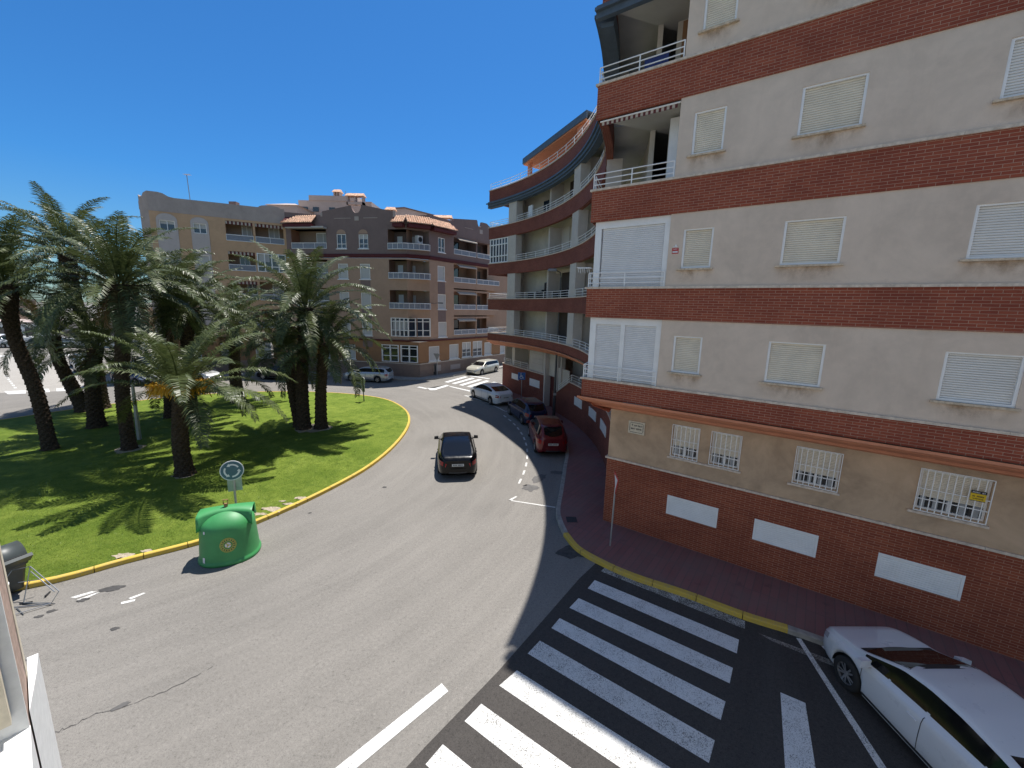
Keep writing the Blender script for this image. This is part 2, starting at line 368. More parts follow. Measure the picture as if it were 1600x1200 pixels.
class Fr:      # a straight facade: u along, z up, w out of the wall
    def __init__(s, o, t, out):
        s.o = Vector((o[0], o[1], 0)); s.t = Vector((t[0], t[1], 0)).normalized(); s.n = Vector((out[0], out[1], 0)).normalized()
    def P(s, u, z, w=0): return s.o+s.t*u+s.n*w+Vector((0, 0, z))
    def box(s, mb, u0, u1, z0, z1, w0, w1, mat=0, skip=()):
        c = [s.P(u0, z0, w0), s.P(u1, z0, w0), s.P(u1, z0, w1), s.P(u0, z0, w1), s.P(u0, z1, w0), s.P(u1, z1, w0), s.P(u1, z1, w1), s.P(u0, z1, w1)]
        F = [((0, 3, 2, 1), 0), ((4, 5, 6, 7), 0), ((0, 1, 5, 4), 1), ((1, 2, 6, 5), 2), ((2, 3, 7, 6), 1), ((3, 0, 4, 7), 2)]
        uz = [(u0, z0, w0), (u1, z0, w0), (u1, z0, w1), (u0, z0, w1), (u0, z1, w0), (u1, z1, w0), (u1, z1, w1), (u0, z1, w1)]
        for k, (f, ty) in enumerate(F):
            if k in skip: continue
            uv = [(uz[i][0], uz[i][2]) if ty == 0 else ((uz[i][0], uz[i][1]) if ty == 1 else (uz[i][2]+.13, uz[i][1])) for i in f]
            mb.face([c[i] for i in f], mat, uv)
    def quad(s, mb, u0, u1, z0, z1, w=0, mat=0):
        mb.face([s.P(u0, z0, w), s.P(u1, z0, w), s.P(u1, z1, w), s.P(u0, z1, w)], mat, [(u0, z0), (u1, z0), (u1, z1), (u0, z1)])
    def wall(s, mb, u0, u1, z0, z1, holes=(), w=0, depth=.15, mat=0, rmat=None):
        rmat = mat if rmat is None else rmat
        us = sorted({u0, u1, *[h[0] for h in holes], *[h[1] for h in holes]}); zs = sorted({z0, z1, *[h[2] for h in holes], *[h[3] for h in holes]})
        us = [u for u in us if u0 <= u <= u1]; zs = [z for z in zs if z0 <= z <= z1]
        for i in range(len(us)-1):
            for j in range(len(zs)-1):
                cu, cz = (us[i]+us[i+1])/2, (zs[j]+zs[j+1])/2
                if any(h[0] < cu < h[1] and h[2] < cz < h[3] for h in holes): continue
                s.quad(mb, us[i], us[i+1], zs[j], zs[j+1], w, mat)
        for h in holes:
            a, b, c, d = h[:4]; dp = h[4] if len(h) > 4 else depth
            for (p, q) in (((a, c), (a, d)), ((b, d), (b, c)), ((a, d), (b, d)), ((b, c), (a, c))):
                pts = [s.P(p[0], p[1], w), s.P(q[0], q[1], w), s.P(q[0], q[1], w-dp), s.P(p[0], p[1], w-dp)]
                if p[0] == q[0]: uv = [(w, p[1]), (w, q[1]), (w-dp, q[1]), (w-dp, p[1])]
                else: uv = [(p[0], w), (q[0], w), (q[0], w-dp), (p[0], w-dp)]
                mb.face(pts, rmat, uv)
    def slats(s, mb, u0, u1, z0, z1, w, pitch=.045, dep=.008, mat=0):
        n = max(1, int(round((z1-z0)/pitch))); h = (z1-z0)/n
        for i in range(n):
            a = z0+i*h; pr = [(a, -dep*1.6), (a+h*.1, dep*.6), (a+h*.4, dep), (a+h*.86, dep*.3), (a+h, -dep*1.6)]
            for (za, wa), (zb, wb) in zip(pr, pr[1:]):
                mb.face([s.P(u0, za, w+wa), s.P(u1, za, w+wa), s.P(u1, zb, w+wb), s.P(u0, zb, w+wb)], mat)
    def tube(s, mb, a, b, r, n=6, mat=0): mb.tube([s.P(*a), s.P(*b)], r, n, mat)

class Arc:     # a curved facade about a centre: angle a (degrees), radius r
    def __init__(s, c, r): s.c = Vector((c[0], c[1], 0)); s.r = r
    def P(s, a, z, r): return s.c+Vector((math.cos(R_(a))*r, math.sin(R_(a))*r, z))
    def box(s, mb, a0, a1, z0, z1, r0, r1, step=2.0, mat=0, z0b=None, z1b=None):
        n = max(1, int(math.ceil((a1-a0)/step)))
        for i in range(n):
            a, b = a0+(a1-a0)*i/n, a0+(a1-a0)*(i+1)/n; ka, kb = R_(a)*s.r, R_(b)*s.r
            q = lambda A, z, r: s.P(A, z, r)
            ta = z1+((z1b if z1b is not None else z1)-z1)*i/n; tb = z1+((z1b if z1b is not None else z1)-z1)*(i+1)/n
            for r in (r0, r1): mb.face([q(a, z0, r), q(b, z0, r), q(b, tb, r), q(a, ta, r)], mat, [(ka, z0), (kb, z0), (kb, tb), (ka, ta)], False)
            mb.face([q(a, ta, r0), q(b, tb, r0), q(b, tb, r1), q(a, ta, r1)], mat, [(ka, 0), (kb, 0), (kb, r1-r0), (ka, r1-r0)])
            mb.face([q(a, z0, r0), q(b, z0, r0), q(b, z0, r1), q(a, z0, r1)], mat, [(ka, 0), (kb, 0), (kb, r1-r0), (ka, r1-r0)])
            if i == 0: mb.face([q(a, z0, r0), q(a, z0, r1), q(a, ta, r1), q(a, ta, r0)], mat, [(0, z0), (r1-r0, z0), (r1-r0, ta), (0, ta)])
            if i == n-1: mb.face([q(b, z0, r0), q(b, z0, r1), q(b, tb, r1), q(b, tb, r0)], mat, [(0, z0), (r1-r0, z0), (r1-r0, tb), (0, tb)])
    def line(s, a0, a1, z, r, step=2.0):
        n = max(1, int(math.ceil((a1-a0)/step))); return [s.P(a0+(a1-a0)*i/n, z, r) for i in range(n+1)]

V3 = lambda p: Vector((p[0], p[1], p[2] if len(p) > 2 else 0))
def smooth_closed(P, sub=4):
    P = [V3(p) for p in P]; out = []; n = len(P)
    for i in range(n):
        p0, p1, p2, p3 = [Vector(P[(i+k-1) % n]) for k in range(4)]
        for j in range(sub):
            t = j/sub
            out.append(.5*((2*p1)+(p2-p0)*t+(2*p0-5*p1+4*p2-p3)*t*t+(3*p1-p0-3*p2+p3)*t**3))
    return out
def smooth_open(P, sub=5):
    P = [V3(p) for p in P]; Q = [P[0]*2-P[1]]+P+[P[-1]*2-P[-2]]; out = []
    for i in range(1, len(Q)-2):
        p0, p1, p2, p3 = Q[i-1:i+3]
        for j in range(sub):
            t = j/sub; out.append(.5*((2*p1)+(p2-p0)*t+(2*p0-5*p1+4*p2-p3)*t*t+(3*p1-p0-3*p2+p3)*t**3))
    return out+[P[-1]]
def flat(name, P, z, mat, uvf=None):
    mb = MB(); P3 = [Vector((p[0], p[1], z)) for p in P]
    bm = bmesh.new(); vs_ = [bm.verts.new(p) for p in P3]; bm.faces.new(vs_); bmesh.ops.triangulate(bm, faces=bm.faces)
    for f in bm.faces:
        q = [v.co.copy() for v in f.verts]; mb.face(q, 0, [uvf(p) for p in q] if uvf else None)
    bm.free(); return S(name, mb, mat)
def kerb(name, P, mat, h=.13, wd=.16, closed=False, side=1, z0=0.0, gap=1.0):
    mb = MB(); P = [Vector((p[0], p[1], 0)) for p in P]; n = len(P)
    def nrm(i):
        a = P[(i-1) % n] if closed else P[max(i-1, 0)]; b = P[(i+1) % n] if closed else P[min(i+1, n-1)]
        d = (b-a).normalized(); return Vector((d.y, -d.x, 0))*side
    L = []
    for i in range(n): L.append((P[i], P[i]+nrm(i)*wd))
    acc = 0
    for i in range(n if closed else n-1):
        (a, ai), (b, bi) = L[i], L[(i+1) % n]; d = (b-a).length
        e = .018 if acc+d > gap else 0; acc = 0 if e else acc+d
        b2 = b-(b-a).normalized()*e; bi2 = bi-(bi-ai).normalized()*e
        up = Vector((0, 0, h)); dn = Vector((0, 0, z0)); ch = (ai-a).normalized()*.02
        mb.face([a+dn, b2+dn, b2+up-Vector((0, 0, .02)), a+up-Vector((0, 0, .02))]); mb.face([a+up-Vector((0, 0, .02)), b2+up-Vector((0, 0, .02)), b2+up+ch, a+up+ch])
        mb.face([a+up+ch, b2+up+ch, bi2+up, ai+up]); mb.face([ai+up, bi2+up, bi2+dn, ai+dn])
    return S(name, mb, mat)

# ---------------------------------------------------------------- ground
NV = Vector((0.5880367, 0.80883425, 0)); TV = Vector((0.80883425, -0.5880367, 0))
D0, D1 = 12.24635, 13.13429
mb = MB(); mb.face([(-600, -200, 0), (600, -200, 0), (600, 900, 0), (-600, 900, 0)]); S('ground', mb, 'asphalt')
# side street: newer, darker asphalt that starts at the crossing
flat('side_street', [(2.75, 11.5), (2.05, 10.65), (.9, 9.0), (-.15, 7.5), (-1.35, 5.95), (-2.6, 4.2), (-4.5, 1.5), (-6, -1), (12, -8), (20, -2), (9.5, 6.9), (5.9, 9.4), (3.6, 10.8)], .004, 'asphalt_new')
# far street on the left, concrete coloured
flat('side_road', [(-41.5, 31.0), (-35.2, 33.0), (-35.2, 35.8), (-56.5, 48.6), (-66, 56), (-70, 52)], .004, 'asphalt_far')
isl = smooth_closed([(-12.43, 9.67), (-10.91, 10.83), (-9.56, 11.88), (-8.6, 13.09), (-7.46, 15.36), (-6.47, 18.44), (-6.15, 22.24), (-6.53, 26.14), (-7.76, 29.45), (-10.14, 32.38), (-13.7, 33.9), (-17.68, 34.24), (-22.02, 33.46), (-25.4, 31.6), (-27.9, 28.9), (-29.7, 26), (-31.0, 22.8), (-31.0, 19.0), (-29.8, 15.2), (-27.4, 12.0), (-24, 9.6), (-20.2, 8.4), (-16, 8.4)], 5)
kerb('island_kerb', isl, 'kerb_yellow', .14, .13, closed=True, side=-1)
flat('lawn', [p+(Vector((-18.3, 21.3, 0))-p).normalized()*.1 for p in isl], .125, 'grass')
# pavement beside the brick building
kb = [(1.84, 12.84), (2.14, 11.96), (2.79, 11.22), (3.56, 10.6), (4.74, 9.93), (5.87, 9.18), (6.71, 8.75)]
kr = [(6.71, 8.75), (7.44, 8.3), (9.6, 6.85), (13.0, 4.5), (18, .95)]
kf = [(1.84, 12.84), (1.74, 13.7), (1.76, 14.52), (2.09, 16.3), (2.5, 18.62), (2.95, 21.5), (2.78, 25), (2.1, 28.3), (1.2, 31), (.1, 33.2), (-1.0, 35.2), (-1.75, 37.2), (-1.6, 39.3), (-.4, 40.9), (3, 44.5), (9, 51)]
kb_s, kr_s, kf_s = smooth_open(kb), smooth_open(kr), smooth_open(kf)
kerb('yellow_kerb', kb_s, 'kerb_yellow', .13, .16, side=-1); kerb('pavement_kerb', kr_s, 'kerb_grey', .13, .16, side=-1); kerb('pavement_kerb', kf_s, 'kerb_grey', .13, .16, side=1)
pvuv = lambda p: (p.x*TV.x+p.y*TV.y, p.x*NV.x+p.y*NV.y)
off = lambda Q, s, d=.15: [Q[i]+Vector(((Q[min(i+1, len(Q)-1)]-Q[max(i-1, 0)]).y, -(Q[min(i+1, len(Q)-1)]-Q[max(i-1, 0)]).x, 0)).normalized()*s*d for i in range(len(Q))]
flat('pavement', off(kf_s, 1)[::-1]+off(kb_s, -1)[1:]+off(kr_s, -1)[1:]+[Vector((24, 9)), Vector((16, 30)), Vector((14, 48))], .122, 'paver', pvuv)
# drain cover in the pavement
mb = MB(); mb.box(2.05, 2.42, 13.55, 13.95, .124, .13); S('drain_cover', mb, 'plastic_dark')
# markings
def mark(P, mat='paint', z=.008, name='road_marking'): return flat(name, P, z, mat)
st = [[(2.46, 10.57), (2.20, 10.21), (5.17, 8.12), (5.43, 8.52)], [(1.89, 9.81), (1.60, 9.44), (4.62, 7.35), (4.88, 7.73)], [(1.31, 9.07), (1.08, 8.74), (4.05, 6.56), (4.33, 6.94)], [(.78, 8.35), (.49, 7.98), (3.48, 5.80), (3.76, 6.18)],
      [(.25, 7.54), (-.11, 7.17), (2.9, 5.02), (3.2, 5.42)], [(-.44, 6.77), (-.72, 6.42), (2.3, 4.25), (2.6, 4.65)], [(-1.05, 6.0), (-1.28, 5.67), (1.7, 3.5), (2.0, 3.9)], [(-1.6, 5.25), (-1.9, 4.9), (1.1, 2.75), (1.4, 3.15)]]
for i, q in enumerate(st): mark(q, 'paint' if i < 3 else 'paint_old')
mark([(2.92, 11.22), (2.72, 10.98), (5.75, 8.86), (5.9, 9.12)], 'paint_worn')
mark([(-1.27, 7.19), (-1.11, 7.02), (-3.6, 4.25), (-3.8, 4.42)], 'paint')
mark([(5.55, 7.17), (5.90, 6.95), (4.3, 4.0), (3.85, 4.2)], 'paint')
mark([(6.83, 8.62), (6.93, 8.60), (6.15, 3.8), (5.98, 3.8)], 'paint_old')
mark([(6.0, 8.75), (6.2, 8.5), (9.8, 5.9), (10.0, 6.25)], 'paint_dirty', .0075)
# parking bays along the curve
PC = Vector((-17.9, 21.28))
mark([(-.02, 15.42), (.06, 15.33), (1.78, 14.83), (1.78, 14.92)], 'paint_old'); mark([(-.02, 15.42), (.06, 15.33), (.33, 15.72), (.26, 15.76)], 'paint_old')
def pol(a, r): return (PC.x+r*math.cos(R_(a)), PC.y+r*math.sin(R_(a)))
def arcdash(a0, a1, r, wd, mat='paint_old'):
    n = max(1, int((a1-a0)/1.5)); A = [a0+(a1-a0)*k/n for k in range(n+1)]
    mark([pol(a, r) for a in A]+[pol(a, r+wd) for a in A[::-1]], mat)
a = -13.2
while a < 24:
    arcdash(a, a+1.6, 18.75, .09); a += 3.1
arcdash(25.5, 44, 19.3, .1)
mark([pol(44, 19.3), pol(44.3, 19.4), pol(40.6, 21.2), pol(40.3, 21.1)], 'paint_old'); mark([pol(25.5, 19.3), pol(25.8, 19.4), pol(25.4, 20.9), pol(25.1, 20.9)], 'paint_old')
# far crossing in front of the corner building
dv = Vector((1.62, 3.6, 0)); pv = Vector((.42, -.36, 0))*.95
for k in range(6):
    b0 = Vector((-6.75+.82*k, 41.0-.72*k, 0)); mark([b0, b0+pv, b0+pv+dv, b0+dv], 'paint')
mark([(-6.0, 39.0), (-5.8, 38.5), (-3.75, 36.5), (-3.7, 36.9)], 'paint'); mark([(-7.8, 37.7), (-7.3, 36.7), (-6.9, 36.8), (-5.95, 39.1), (-6.3, 39.4), (-7.1, 37.7)], 'paint')
mark([(-8.8, 37.9), (-7.8, 37.2), (-7.7, 37.5), (-8.6, 38.2)], 'paint'); mark([(-4.7, 44.9), (-2.5, 43.3), (-2.3, 43.6), (-4.4, 45.2)], 'paint')
# left street markings
for q in ([(-40.0, 32.1), (-38.6, 31.2), (-37.7, 31.6), (-39.0, 32.7)], [(-38.9, 32.9), (-37.5, 31.9), (-36.6, 32.3), (-38.0, 33.5)], [(-37.6, 33.7), (-36.4, 32.6), (-35.6, 33.0), (-36.8, 34.3)], [(-41.2, 31.4), (-39.9, 30.5), (-39.1, 30.9), (-40.3, 31.9)]): mark(q, 'paint', .01)
for k in range(7):
    b0 = Vector((-40.6-1.15*k, 33.3+.85*k, 0)); mark([b0, b0+Vector((.1, .1, 0)), b0+Vector((-.5, .55, 0)), b0+Vector((-.6, .45, 0))], 'paint', .01)
for k in range(4):
    b0 = Vector((-63.5+2.6*k, 50.6+1.2*k, 0)); mark([b0, b0+Vector((1.3, .5, 0)), b0+Vector((.4, 1.6, 0)), b0+Vector((-.9, 1.1, 0))], 'paint', .01)
# worn marks on the near road
for q in ([(-11.05, 9.38), (-10.75, 9.62), (-10.6, 9.62), (-10.9, 9.35)], [(-10.8, 9.3), (-10.6, 9.55), (-10.5, 9.6), (-10.68, 9.25)], [(-9.6, 9.4), (-9.4, 9.62), (-9.33, 9.6), (-9.5, 9.36)], [(-9.65, 9.25), (-9.4, 9.38), (-9.35, 9.3), (-9.58, 9.18)]): mark(q, 'paint_old', .008, 'paint_stain')
def blob(c, rx, ry, rot, mat, name, seed):
    rnd = random.Random(seed); P = []
    for k in range(22):
        a = 2*PI*k/22; r = 1+rnd.uniform(-.25, .25); x, y = rx*r*math.cos(a), ry*r*math.sin(a)
        P.append((c[0]+x*math.cos(rot)-y*math.sin(rot), c[1]+x*math.sin(rot)+y*math.cos(rot)))
    mark(P, mat, .009, name)
M['oil'] = m_plain('oil', (.055, .052, .05), .8, 0, .4, 9)
M['oil_light'] = m_plain('oil_light', (.105, .1, .096), .85, 0, .2, 6)
M['patch'] = m_plain('patch', (.13, .125, .12), .9, 0, .35, 3)
for i, (c_, rx, ry) in enumerate([((-10.35, 9.75), .26, .11), ((-10.65, 9.3), .12, .07), ((-11.0, 8.9), .1, .05), ((-11.1, 8.72), .09, .05), ((-9.0, 8.4), .1, .05), ((-10.0, 7.5), .06, .03), ((-5.2, 16.3), .08, .08), ((-7.2, 14.0), .06, .05)]):
    blob(c_, rx, ry, .35, 'oil', 'oil_stain', i)
blob((2.05, 12.0), .5, .4, .5, 'oil', 'oil_stain', 44)
for i, (c_, rx, ry) in enumerate([((2.2, 18.3), .35, .2), ((1.3, 17.6), .5, .25), ((.9, 16.6), .3, .35)]): blob(c_, rx, ry, i, 'oil_light', 'oil_stain', i+60)
mb = MB(); CR = [(-8.2, 5.85), (-7.87, 6.02), (-7.65, 6.18), (-7.47, 6.4), (-7.15, 6.49), (-6.87, 6.66), (-6.5, 6.95), (-6.0, 7.5)]; blob((-7.15, 6.55), .14, .06, .6, 'oil_light', 'oil_stain', 71)
rnd = random.Random(12); CP = []
for (x0, y0), (x1, y1) in zip(CR, CR[1:]):
    for k in range(8): CP.append((x0+(x1-x0)*k/8+rnd.uniform(-.03, .03), y0+(y1-y0)*k/8+rnd.uniform(-.03, .03)))
for (x0, y0), (x1, y1) in zip(CP, CP[1:]):
    w_ = rnd.uniform(.002, .007)
    if rnd.random() < .25: continue
    mb.face([(x0-w_, y0+w_, .006), (x0+w_, y0-w_, .006), (x1+w_, y1-w_, .006), (x1-w_, y1+w_, .006)])
S('road_crack', mb, 'oil')
# bare soil patches in the lawn
M['soil'] = m_plain('soil', (.36, .3, .22), .95, 0, .3, 12)
for i, (c_, r) in enumerate([((-8.55, 14.0), .26), ((-8.1, 14.4), .2), ((-8.75, 13.6), .17), ((-7.95, 14.9), .2), ((-8.3, 13.8), .12), ((-11.2, 11.0), .22), ((-10.7, 11.25), .13), ((-8.5, 14.6), .1)]):
    rnd = random.Random(i); P = [(c_[0]+r*(1+rnd.uniform(-.45, .35))*math.cos(2*PI*k/18)*1.3, c_[1]+r*.6*(1+rnd.uniform(-.45, .4))*math.sin(2*PI*k/18)) for k in range(18)]
    flat('bare_soil', P, .13+.001*i, 'soil')
for (c_, r) in (((-13.92, 16.87), .45), ((-11.8, 23.98), .95), ((-20.25, 30.17), .5), ((-18.92, 19.75), .6)):
    rnd = random.Random(int(r*100)); P = [(c_[0]+r*(1+rnd.uniform(-.2, .2))*math.cos(2*PI*k/20), c_[1]+r*(1+rnd.uniform(-.2, .2))*math.sin(2*PI*k/20)) for k in range(20)]
    flat('bare_soil', P, .128, 'soil')

# ---------------------------------------------------------------- the brick building: flat front
O0 = NV*D0; F0 = Fr(O0, TV, -NV)
WB = -(D1-D0)
L1, L2, L3, L4, L5 = 5.255, 8.116, 10.977, 13.838, 16.70
bld = thing('apartment_building', (4.2, 14.5, 0), 'brick banded apartment building with cream stucco, its front curving away beside the parked cars', 'building')
UR = 9.5; UC = -6.08; UJ = -3.68
# brick bands and ledges
for L in (L1, L2, L3, L4, L5):
    zb = 4.695 if L == L1 else L-.874
    mb = MB(); F0.box(mb, UC, UR, zb, L, -.25, 0); mb.build('brick_band', 'brick', bld)
    mb = MB(); rnd = random.Random(int(L*10)); u = UC-.05
    while u < UR:
        u2 = min(UR, u+rnd.choice((1.2, 1.5, 1.0))); F0.box(mb, u, u2-.004, L, L+.06, -.25, .045+rnd.uniform(0, .006)); u = u2
    mb.build('ledge', 'ledge', bld)
WIN = [(-3.31, -2.55), (-1.0, .16), (2.15, 3.27), (5.0, 6.1), (7.4, 8.5)]
M['stain'] = None
def m_stain():
    t = NT('stain'); v = t.coord('UV'); sx = t.n('SeparateXYZ'); t.l(v, sx.inputs[0])
    f = t.noise(t.coord('Object', (1.3, 1.3, .8)), 3.0, 5, .65); f2 = t.noise(v, 2.5, 4)
    a = t.math('MULTIPLY', t.ramp(f, [(.38, 0), (.7, 1)]), t.math('POWER', sx.outputs[1], 1.1))
    xe = t.math('MULTIPLY', t.math('MULTIPLY', sx.outputs[0], t.math('SUBTRACT', 1.0, sx.outputs[0])), 5.0)
    a = t.math('MULTIPLY', a, t.math('MINIMUM', xe, 1.0)); a = t.math('MULTIPLY', a, .62)
    t.fin((.3, .17, .075), .95); tr = t.n('BsdfTransparent'); mx = t.n('MixShader')
    t.l(a, mx.inputs[0]); t.l(tr.outputs[0], mx.inputs[1]); t.l(t.b.outputs[0], mx.inputs[2]); t.l(mx.outputs[0], t.o.inputs[0]); return t.m
M['stain'] = m_stain()
wi = 0
for li, L in enumerate((L1, L2, L3, L4)):
    top = L+2.861-.874; z0, z1 = L+.53, L+1.56
    mb = MB(); F0.wall(mb, UJ, UR, L+.06, top, [(a, b, z0, z1) for a, b in WIN], -.03, .16)
    F0.quad(mb, UJ, UJ+.001, L+.06, top, -.03)
    # return of the wall into the corner balcony
    mb.face([F0.P(UJ, L+.06, -.03), F0.P(UJ, L+.06, -1.75), F0.P(UJ, top, -1.75), F0.P(UJ, top, -.03)])
    mb.build('stucco_wall', 'stucco', bld)
    for wj, (a, b) in enumerate(WIN):
        rnd = random.Random(wi); wi += 1
        fm = MB()
        for (p, q, r_, s_) in ((a, a+.05, z0, z1), (b-.05, b, z0, z1), (a+.05, b-.05, z1-.035, z1), (a+.05, b-.05, z0, z0+.05)):
            F0.box(fm, p, q, r_, s_, -.16, -.055)
        wobj = fm.build('window', 'white_metal', bld)
        sm_ = MB(); F0.slats(sm_, a+.05, b-.05, z0+.05, z1-.035, -.12, .05, .011); sm_.build('shutter', 'shutter_cream' if (wi+li) % 3 else 'shutter_white', wobj)
        sl = MB(); F0.box(sl, a-.09, b+.07, z0-.045, z0, -.16, .055); sl.build('sill', 'sill', wobj)
        stn = MB(); q = [F0.P(a-.1, z0-.44, -.026), F0.P(b+.08, z0-.44, -.026), F0.P(b+.08, z0-.045, -.026), F0.P(a-.1, z0-.045, -.026)]
        stn.face(q, 0, [(0, 0), (1, 0), (1, 1), (0, 1)]); stn.build('stain', 'stain', wobj)
# top of the corner: parapet return, roof
PB = Arc((-17.9, 21.28), 21.67); AC = -20.9
mb = MB()
R0 = 21.67
P = [F0.P(UC, 0, -.1)]+[PB.P(a, 0, R0+.1) for a in range(-20, 44, 2)]+[PB.P(43.2, 0, R0+12), PB.P(20, 0, R0+13), F0.P(UR, 0, -14), F0.P(UR, 0, -.1)]
for z in (L5-.5,):
    bm = bmesh.new(); fv = [bm.verts.new((p.x, p.y, z)) for p in P]; bm.faces.new(fv); bmesh.ops.triangulate(bm, faces=bm.faces)
    for f in bm.faces: mb.face([v.co.copy() for v in f.verts])
    bm.free()
mb.build('roof', 'soffit', bld)
# blue-grey cornice under the roof band
mb = MB()
PB.box(mb, AC+.3, 43.6, 15.5, 15.83, R0-.16, R0+.3, 1.5); PB.box(mb, AC, 43.9, 15.66, 15.74, R0-.26, R0-.16, 1.5); PB.box(mb, AC, 43.9, 15.38, 15.5, R0-.06, R0+.3, 1.5)
F0.box(mb, UC-.1, UR, 15.5, 15.83, .003, .16); F0.box(mb, UC-.1, UR, 15.66, 15.74, .16, .26)
mb.build('cornice', 'slate', bld)
# salmon cove between first floor and base
prof = [(.10, 4.695), (.10, 4.63), (.045, 4.60), (.0, 4.56), (-.32, 4.43), (-.36, 4.36), (-.62, 4.30), (-.74, 4.26), (WB, 4.2)]
mb = MB(); corner_off = (0, .0)
us = [UC-.1+i*(UR-UC+.1)/14 for i in range(15)]
for (w0, za), (w1, zb) in zip(prof, prof[1:]):
    for u0, u1 in zip(us, us[1:]):
        k0 = (.10-w0); k1 = (.10-w1)
        ua = u0+(k0 if u0 == us[0] else 0)*.72; ub = u0+(k1 if u0 == us[0] else 0)*.72
        mb.face([F0.P(ua, za, w0), F0.P(u1, za, w0), F0.P(u1, zb, w1), F0.P(ub, zb, w1)])
aprof = [(-.10, 4.695), (-.10, 4.63), (-.045, 4.6), (0, 4.56), (.32, 4.43), (.36, 4.36), (.62, 4.3), (.74, 4.26), (.9, 4.2)]
for (r0, za), (r1, zb) in zip(aprof, aprof[1:]):
    A = [AC+(43.8-AC)*i/40 for i in range(41)]
    for a, b in zip(A, A[1:]): mb.face([PB.P(a, za, R0+r0), PB.P(b, za, R0+r0), PB.P(b, zb, R0+r1), PB.P(a, zb, R0+r1)])
mb.build('cove', 'salmon', bld)
# ground floor, flat part
UB = -5.37; BAR = [(-3.29, -2.54), (-2.17, -1.42), (-.08, .85), (2.33, 3.46), (5.6, 6.7)]
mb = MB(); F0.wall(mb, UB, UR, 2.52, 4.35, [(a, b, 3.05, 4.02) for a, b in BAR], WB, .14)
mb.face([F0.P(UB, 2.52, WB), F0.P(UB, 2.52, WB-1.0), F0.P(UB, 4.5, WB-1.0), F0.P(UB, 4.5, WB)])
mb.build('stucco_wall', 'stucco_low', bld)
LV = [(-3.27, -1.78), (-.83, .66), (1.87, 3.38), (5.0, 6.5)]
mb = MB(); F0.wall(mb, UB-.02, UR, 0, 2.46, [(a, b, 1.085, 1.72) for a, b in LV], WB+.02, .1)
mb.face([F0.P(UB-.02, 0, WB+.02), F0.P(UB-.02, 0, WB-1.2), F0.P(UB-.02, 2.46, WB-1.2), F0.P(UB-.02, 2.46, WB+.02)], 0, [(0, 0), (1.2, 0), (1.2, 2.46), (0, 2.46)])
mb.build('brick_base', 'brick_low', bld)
mb = MB(); u = UB-.07
while u < UR: F0.box(mb, u, min(UR, u+1.5)-.005, 2.46, 2.52, WB-.3, WB+.06); u += 1.5
mb.build('ledge', 'ledge', bld)
mb = MB(); F0.box(mb, UB, UR, 0, .2, WB+.022, WB+.04)
mb.build('plinth', 'ledge', bld) if False else None
for a, b in LV:
    m1 = MB()
    for (p, q, r_, s_) in ((a, a+.05, 1.085, 1.72), (b-.05, b, 1.085, 1.72), (a+.05, b-.05, 1.68, 1.72), (a+.05, b-.05, 1.085, 1.125)): F0.box(m1, p, q, r_, s_, WB-.08, WB+.035)
    lo = m1.build('vent_panel', 'white_metal', bld)
    m2 = MB(); F0.slats(m2, a+.05, b-.05, 1.125, 1.68, WB+.005, .058, .016); m2.build('louvre', 'white_metal', lo)
for k, (a, b) in enumerate(BAR):
    z0, z1 = 3.05, 4.02; m1 = MB()
    for (p, q, r_, s_) in ((a, a+.04, z0, z1), (b-.04, b, z0, z1), (a+.04, b-.04, z1-.04, z1), (a+.04, b-.04, z0, z0+.04)): F0.box(m1, p, q, r_, s_, WB-.13, WB-.07)
    mid = (a+b)/2; F0.box(m1, mid-.03, mid+.03, z0+.04, z0+.3, WB-.12, WB-.075)
    wobj = m1.build('window', 'white_metal', bld)
    m2 = MB(); F0.quad(m2, a, b, z0, z0+.34, WB-.128); m2.build('pane', 'glass', wobj)
    m2 = MB(); 
    for q in range(int((b-a)/.22)): F0.box(m2, a+.08+q*.22, a+.17+q*.22, z0+.03, z0+.3, WB-.126, WB-.12)
    m2.build('curtain', 'curtain', wobj)
    m2 = MB(); F0.slats(m2, a+.04, b-.04, z0+.3, z1-.04, WB-.1, .042, .006); m2.build('shutter', 'shutter_cream', wobj)
    g_ = MB(); nb = max(6, int(round((b-a)/.118))); wz = WB+.03
    for i in range(nb+1): F0.box(g_, a-.02+(b-a+.04)*i/nb-.009, a-.02+(b-a+.04)*i/nb+.009, z0-.03, z1+.02, wz-.009, wz+.009)
    for z in (z0-.03, z0+.27, z0+.52, z1+.02): F0.box(g_, a-.03, b+.03, z-.011, z+.011, wz-.013, wz-.0095)
    for uu in (a-.02, b+.02):
        for z in (z0+.05, z1-.05): F0.box(g_, uu-.008, uu+.008, z-.008, z+.008, WB-.01, wz-.013)
    g_.build('window_grille', 'white_metal', wobj)
    if k == 0: sl = MB(); F0.box(sl, a-.1, BAR[1][1]+.09, z0-.1, z0-.045, WB-.14, WB+.07); sl.build('sill', 'ledge', wobj)
    elif k > 1: sl = MB(); F0.box(sl, a-.12, b+.08, z0-.1, z0-.045, WB-.14, WB+.07); sl.build('sill', 'ledge', wobj)
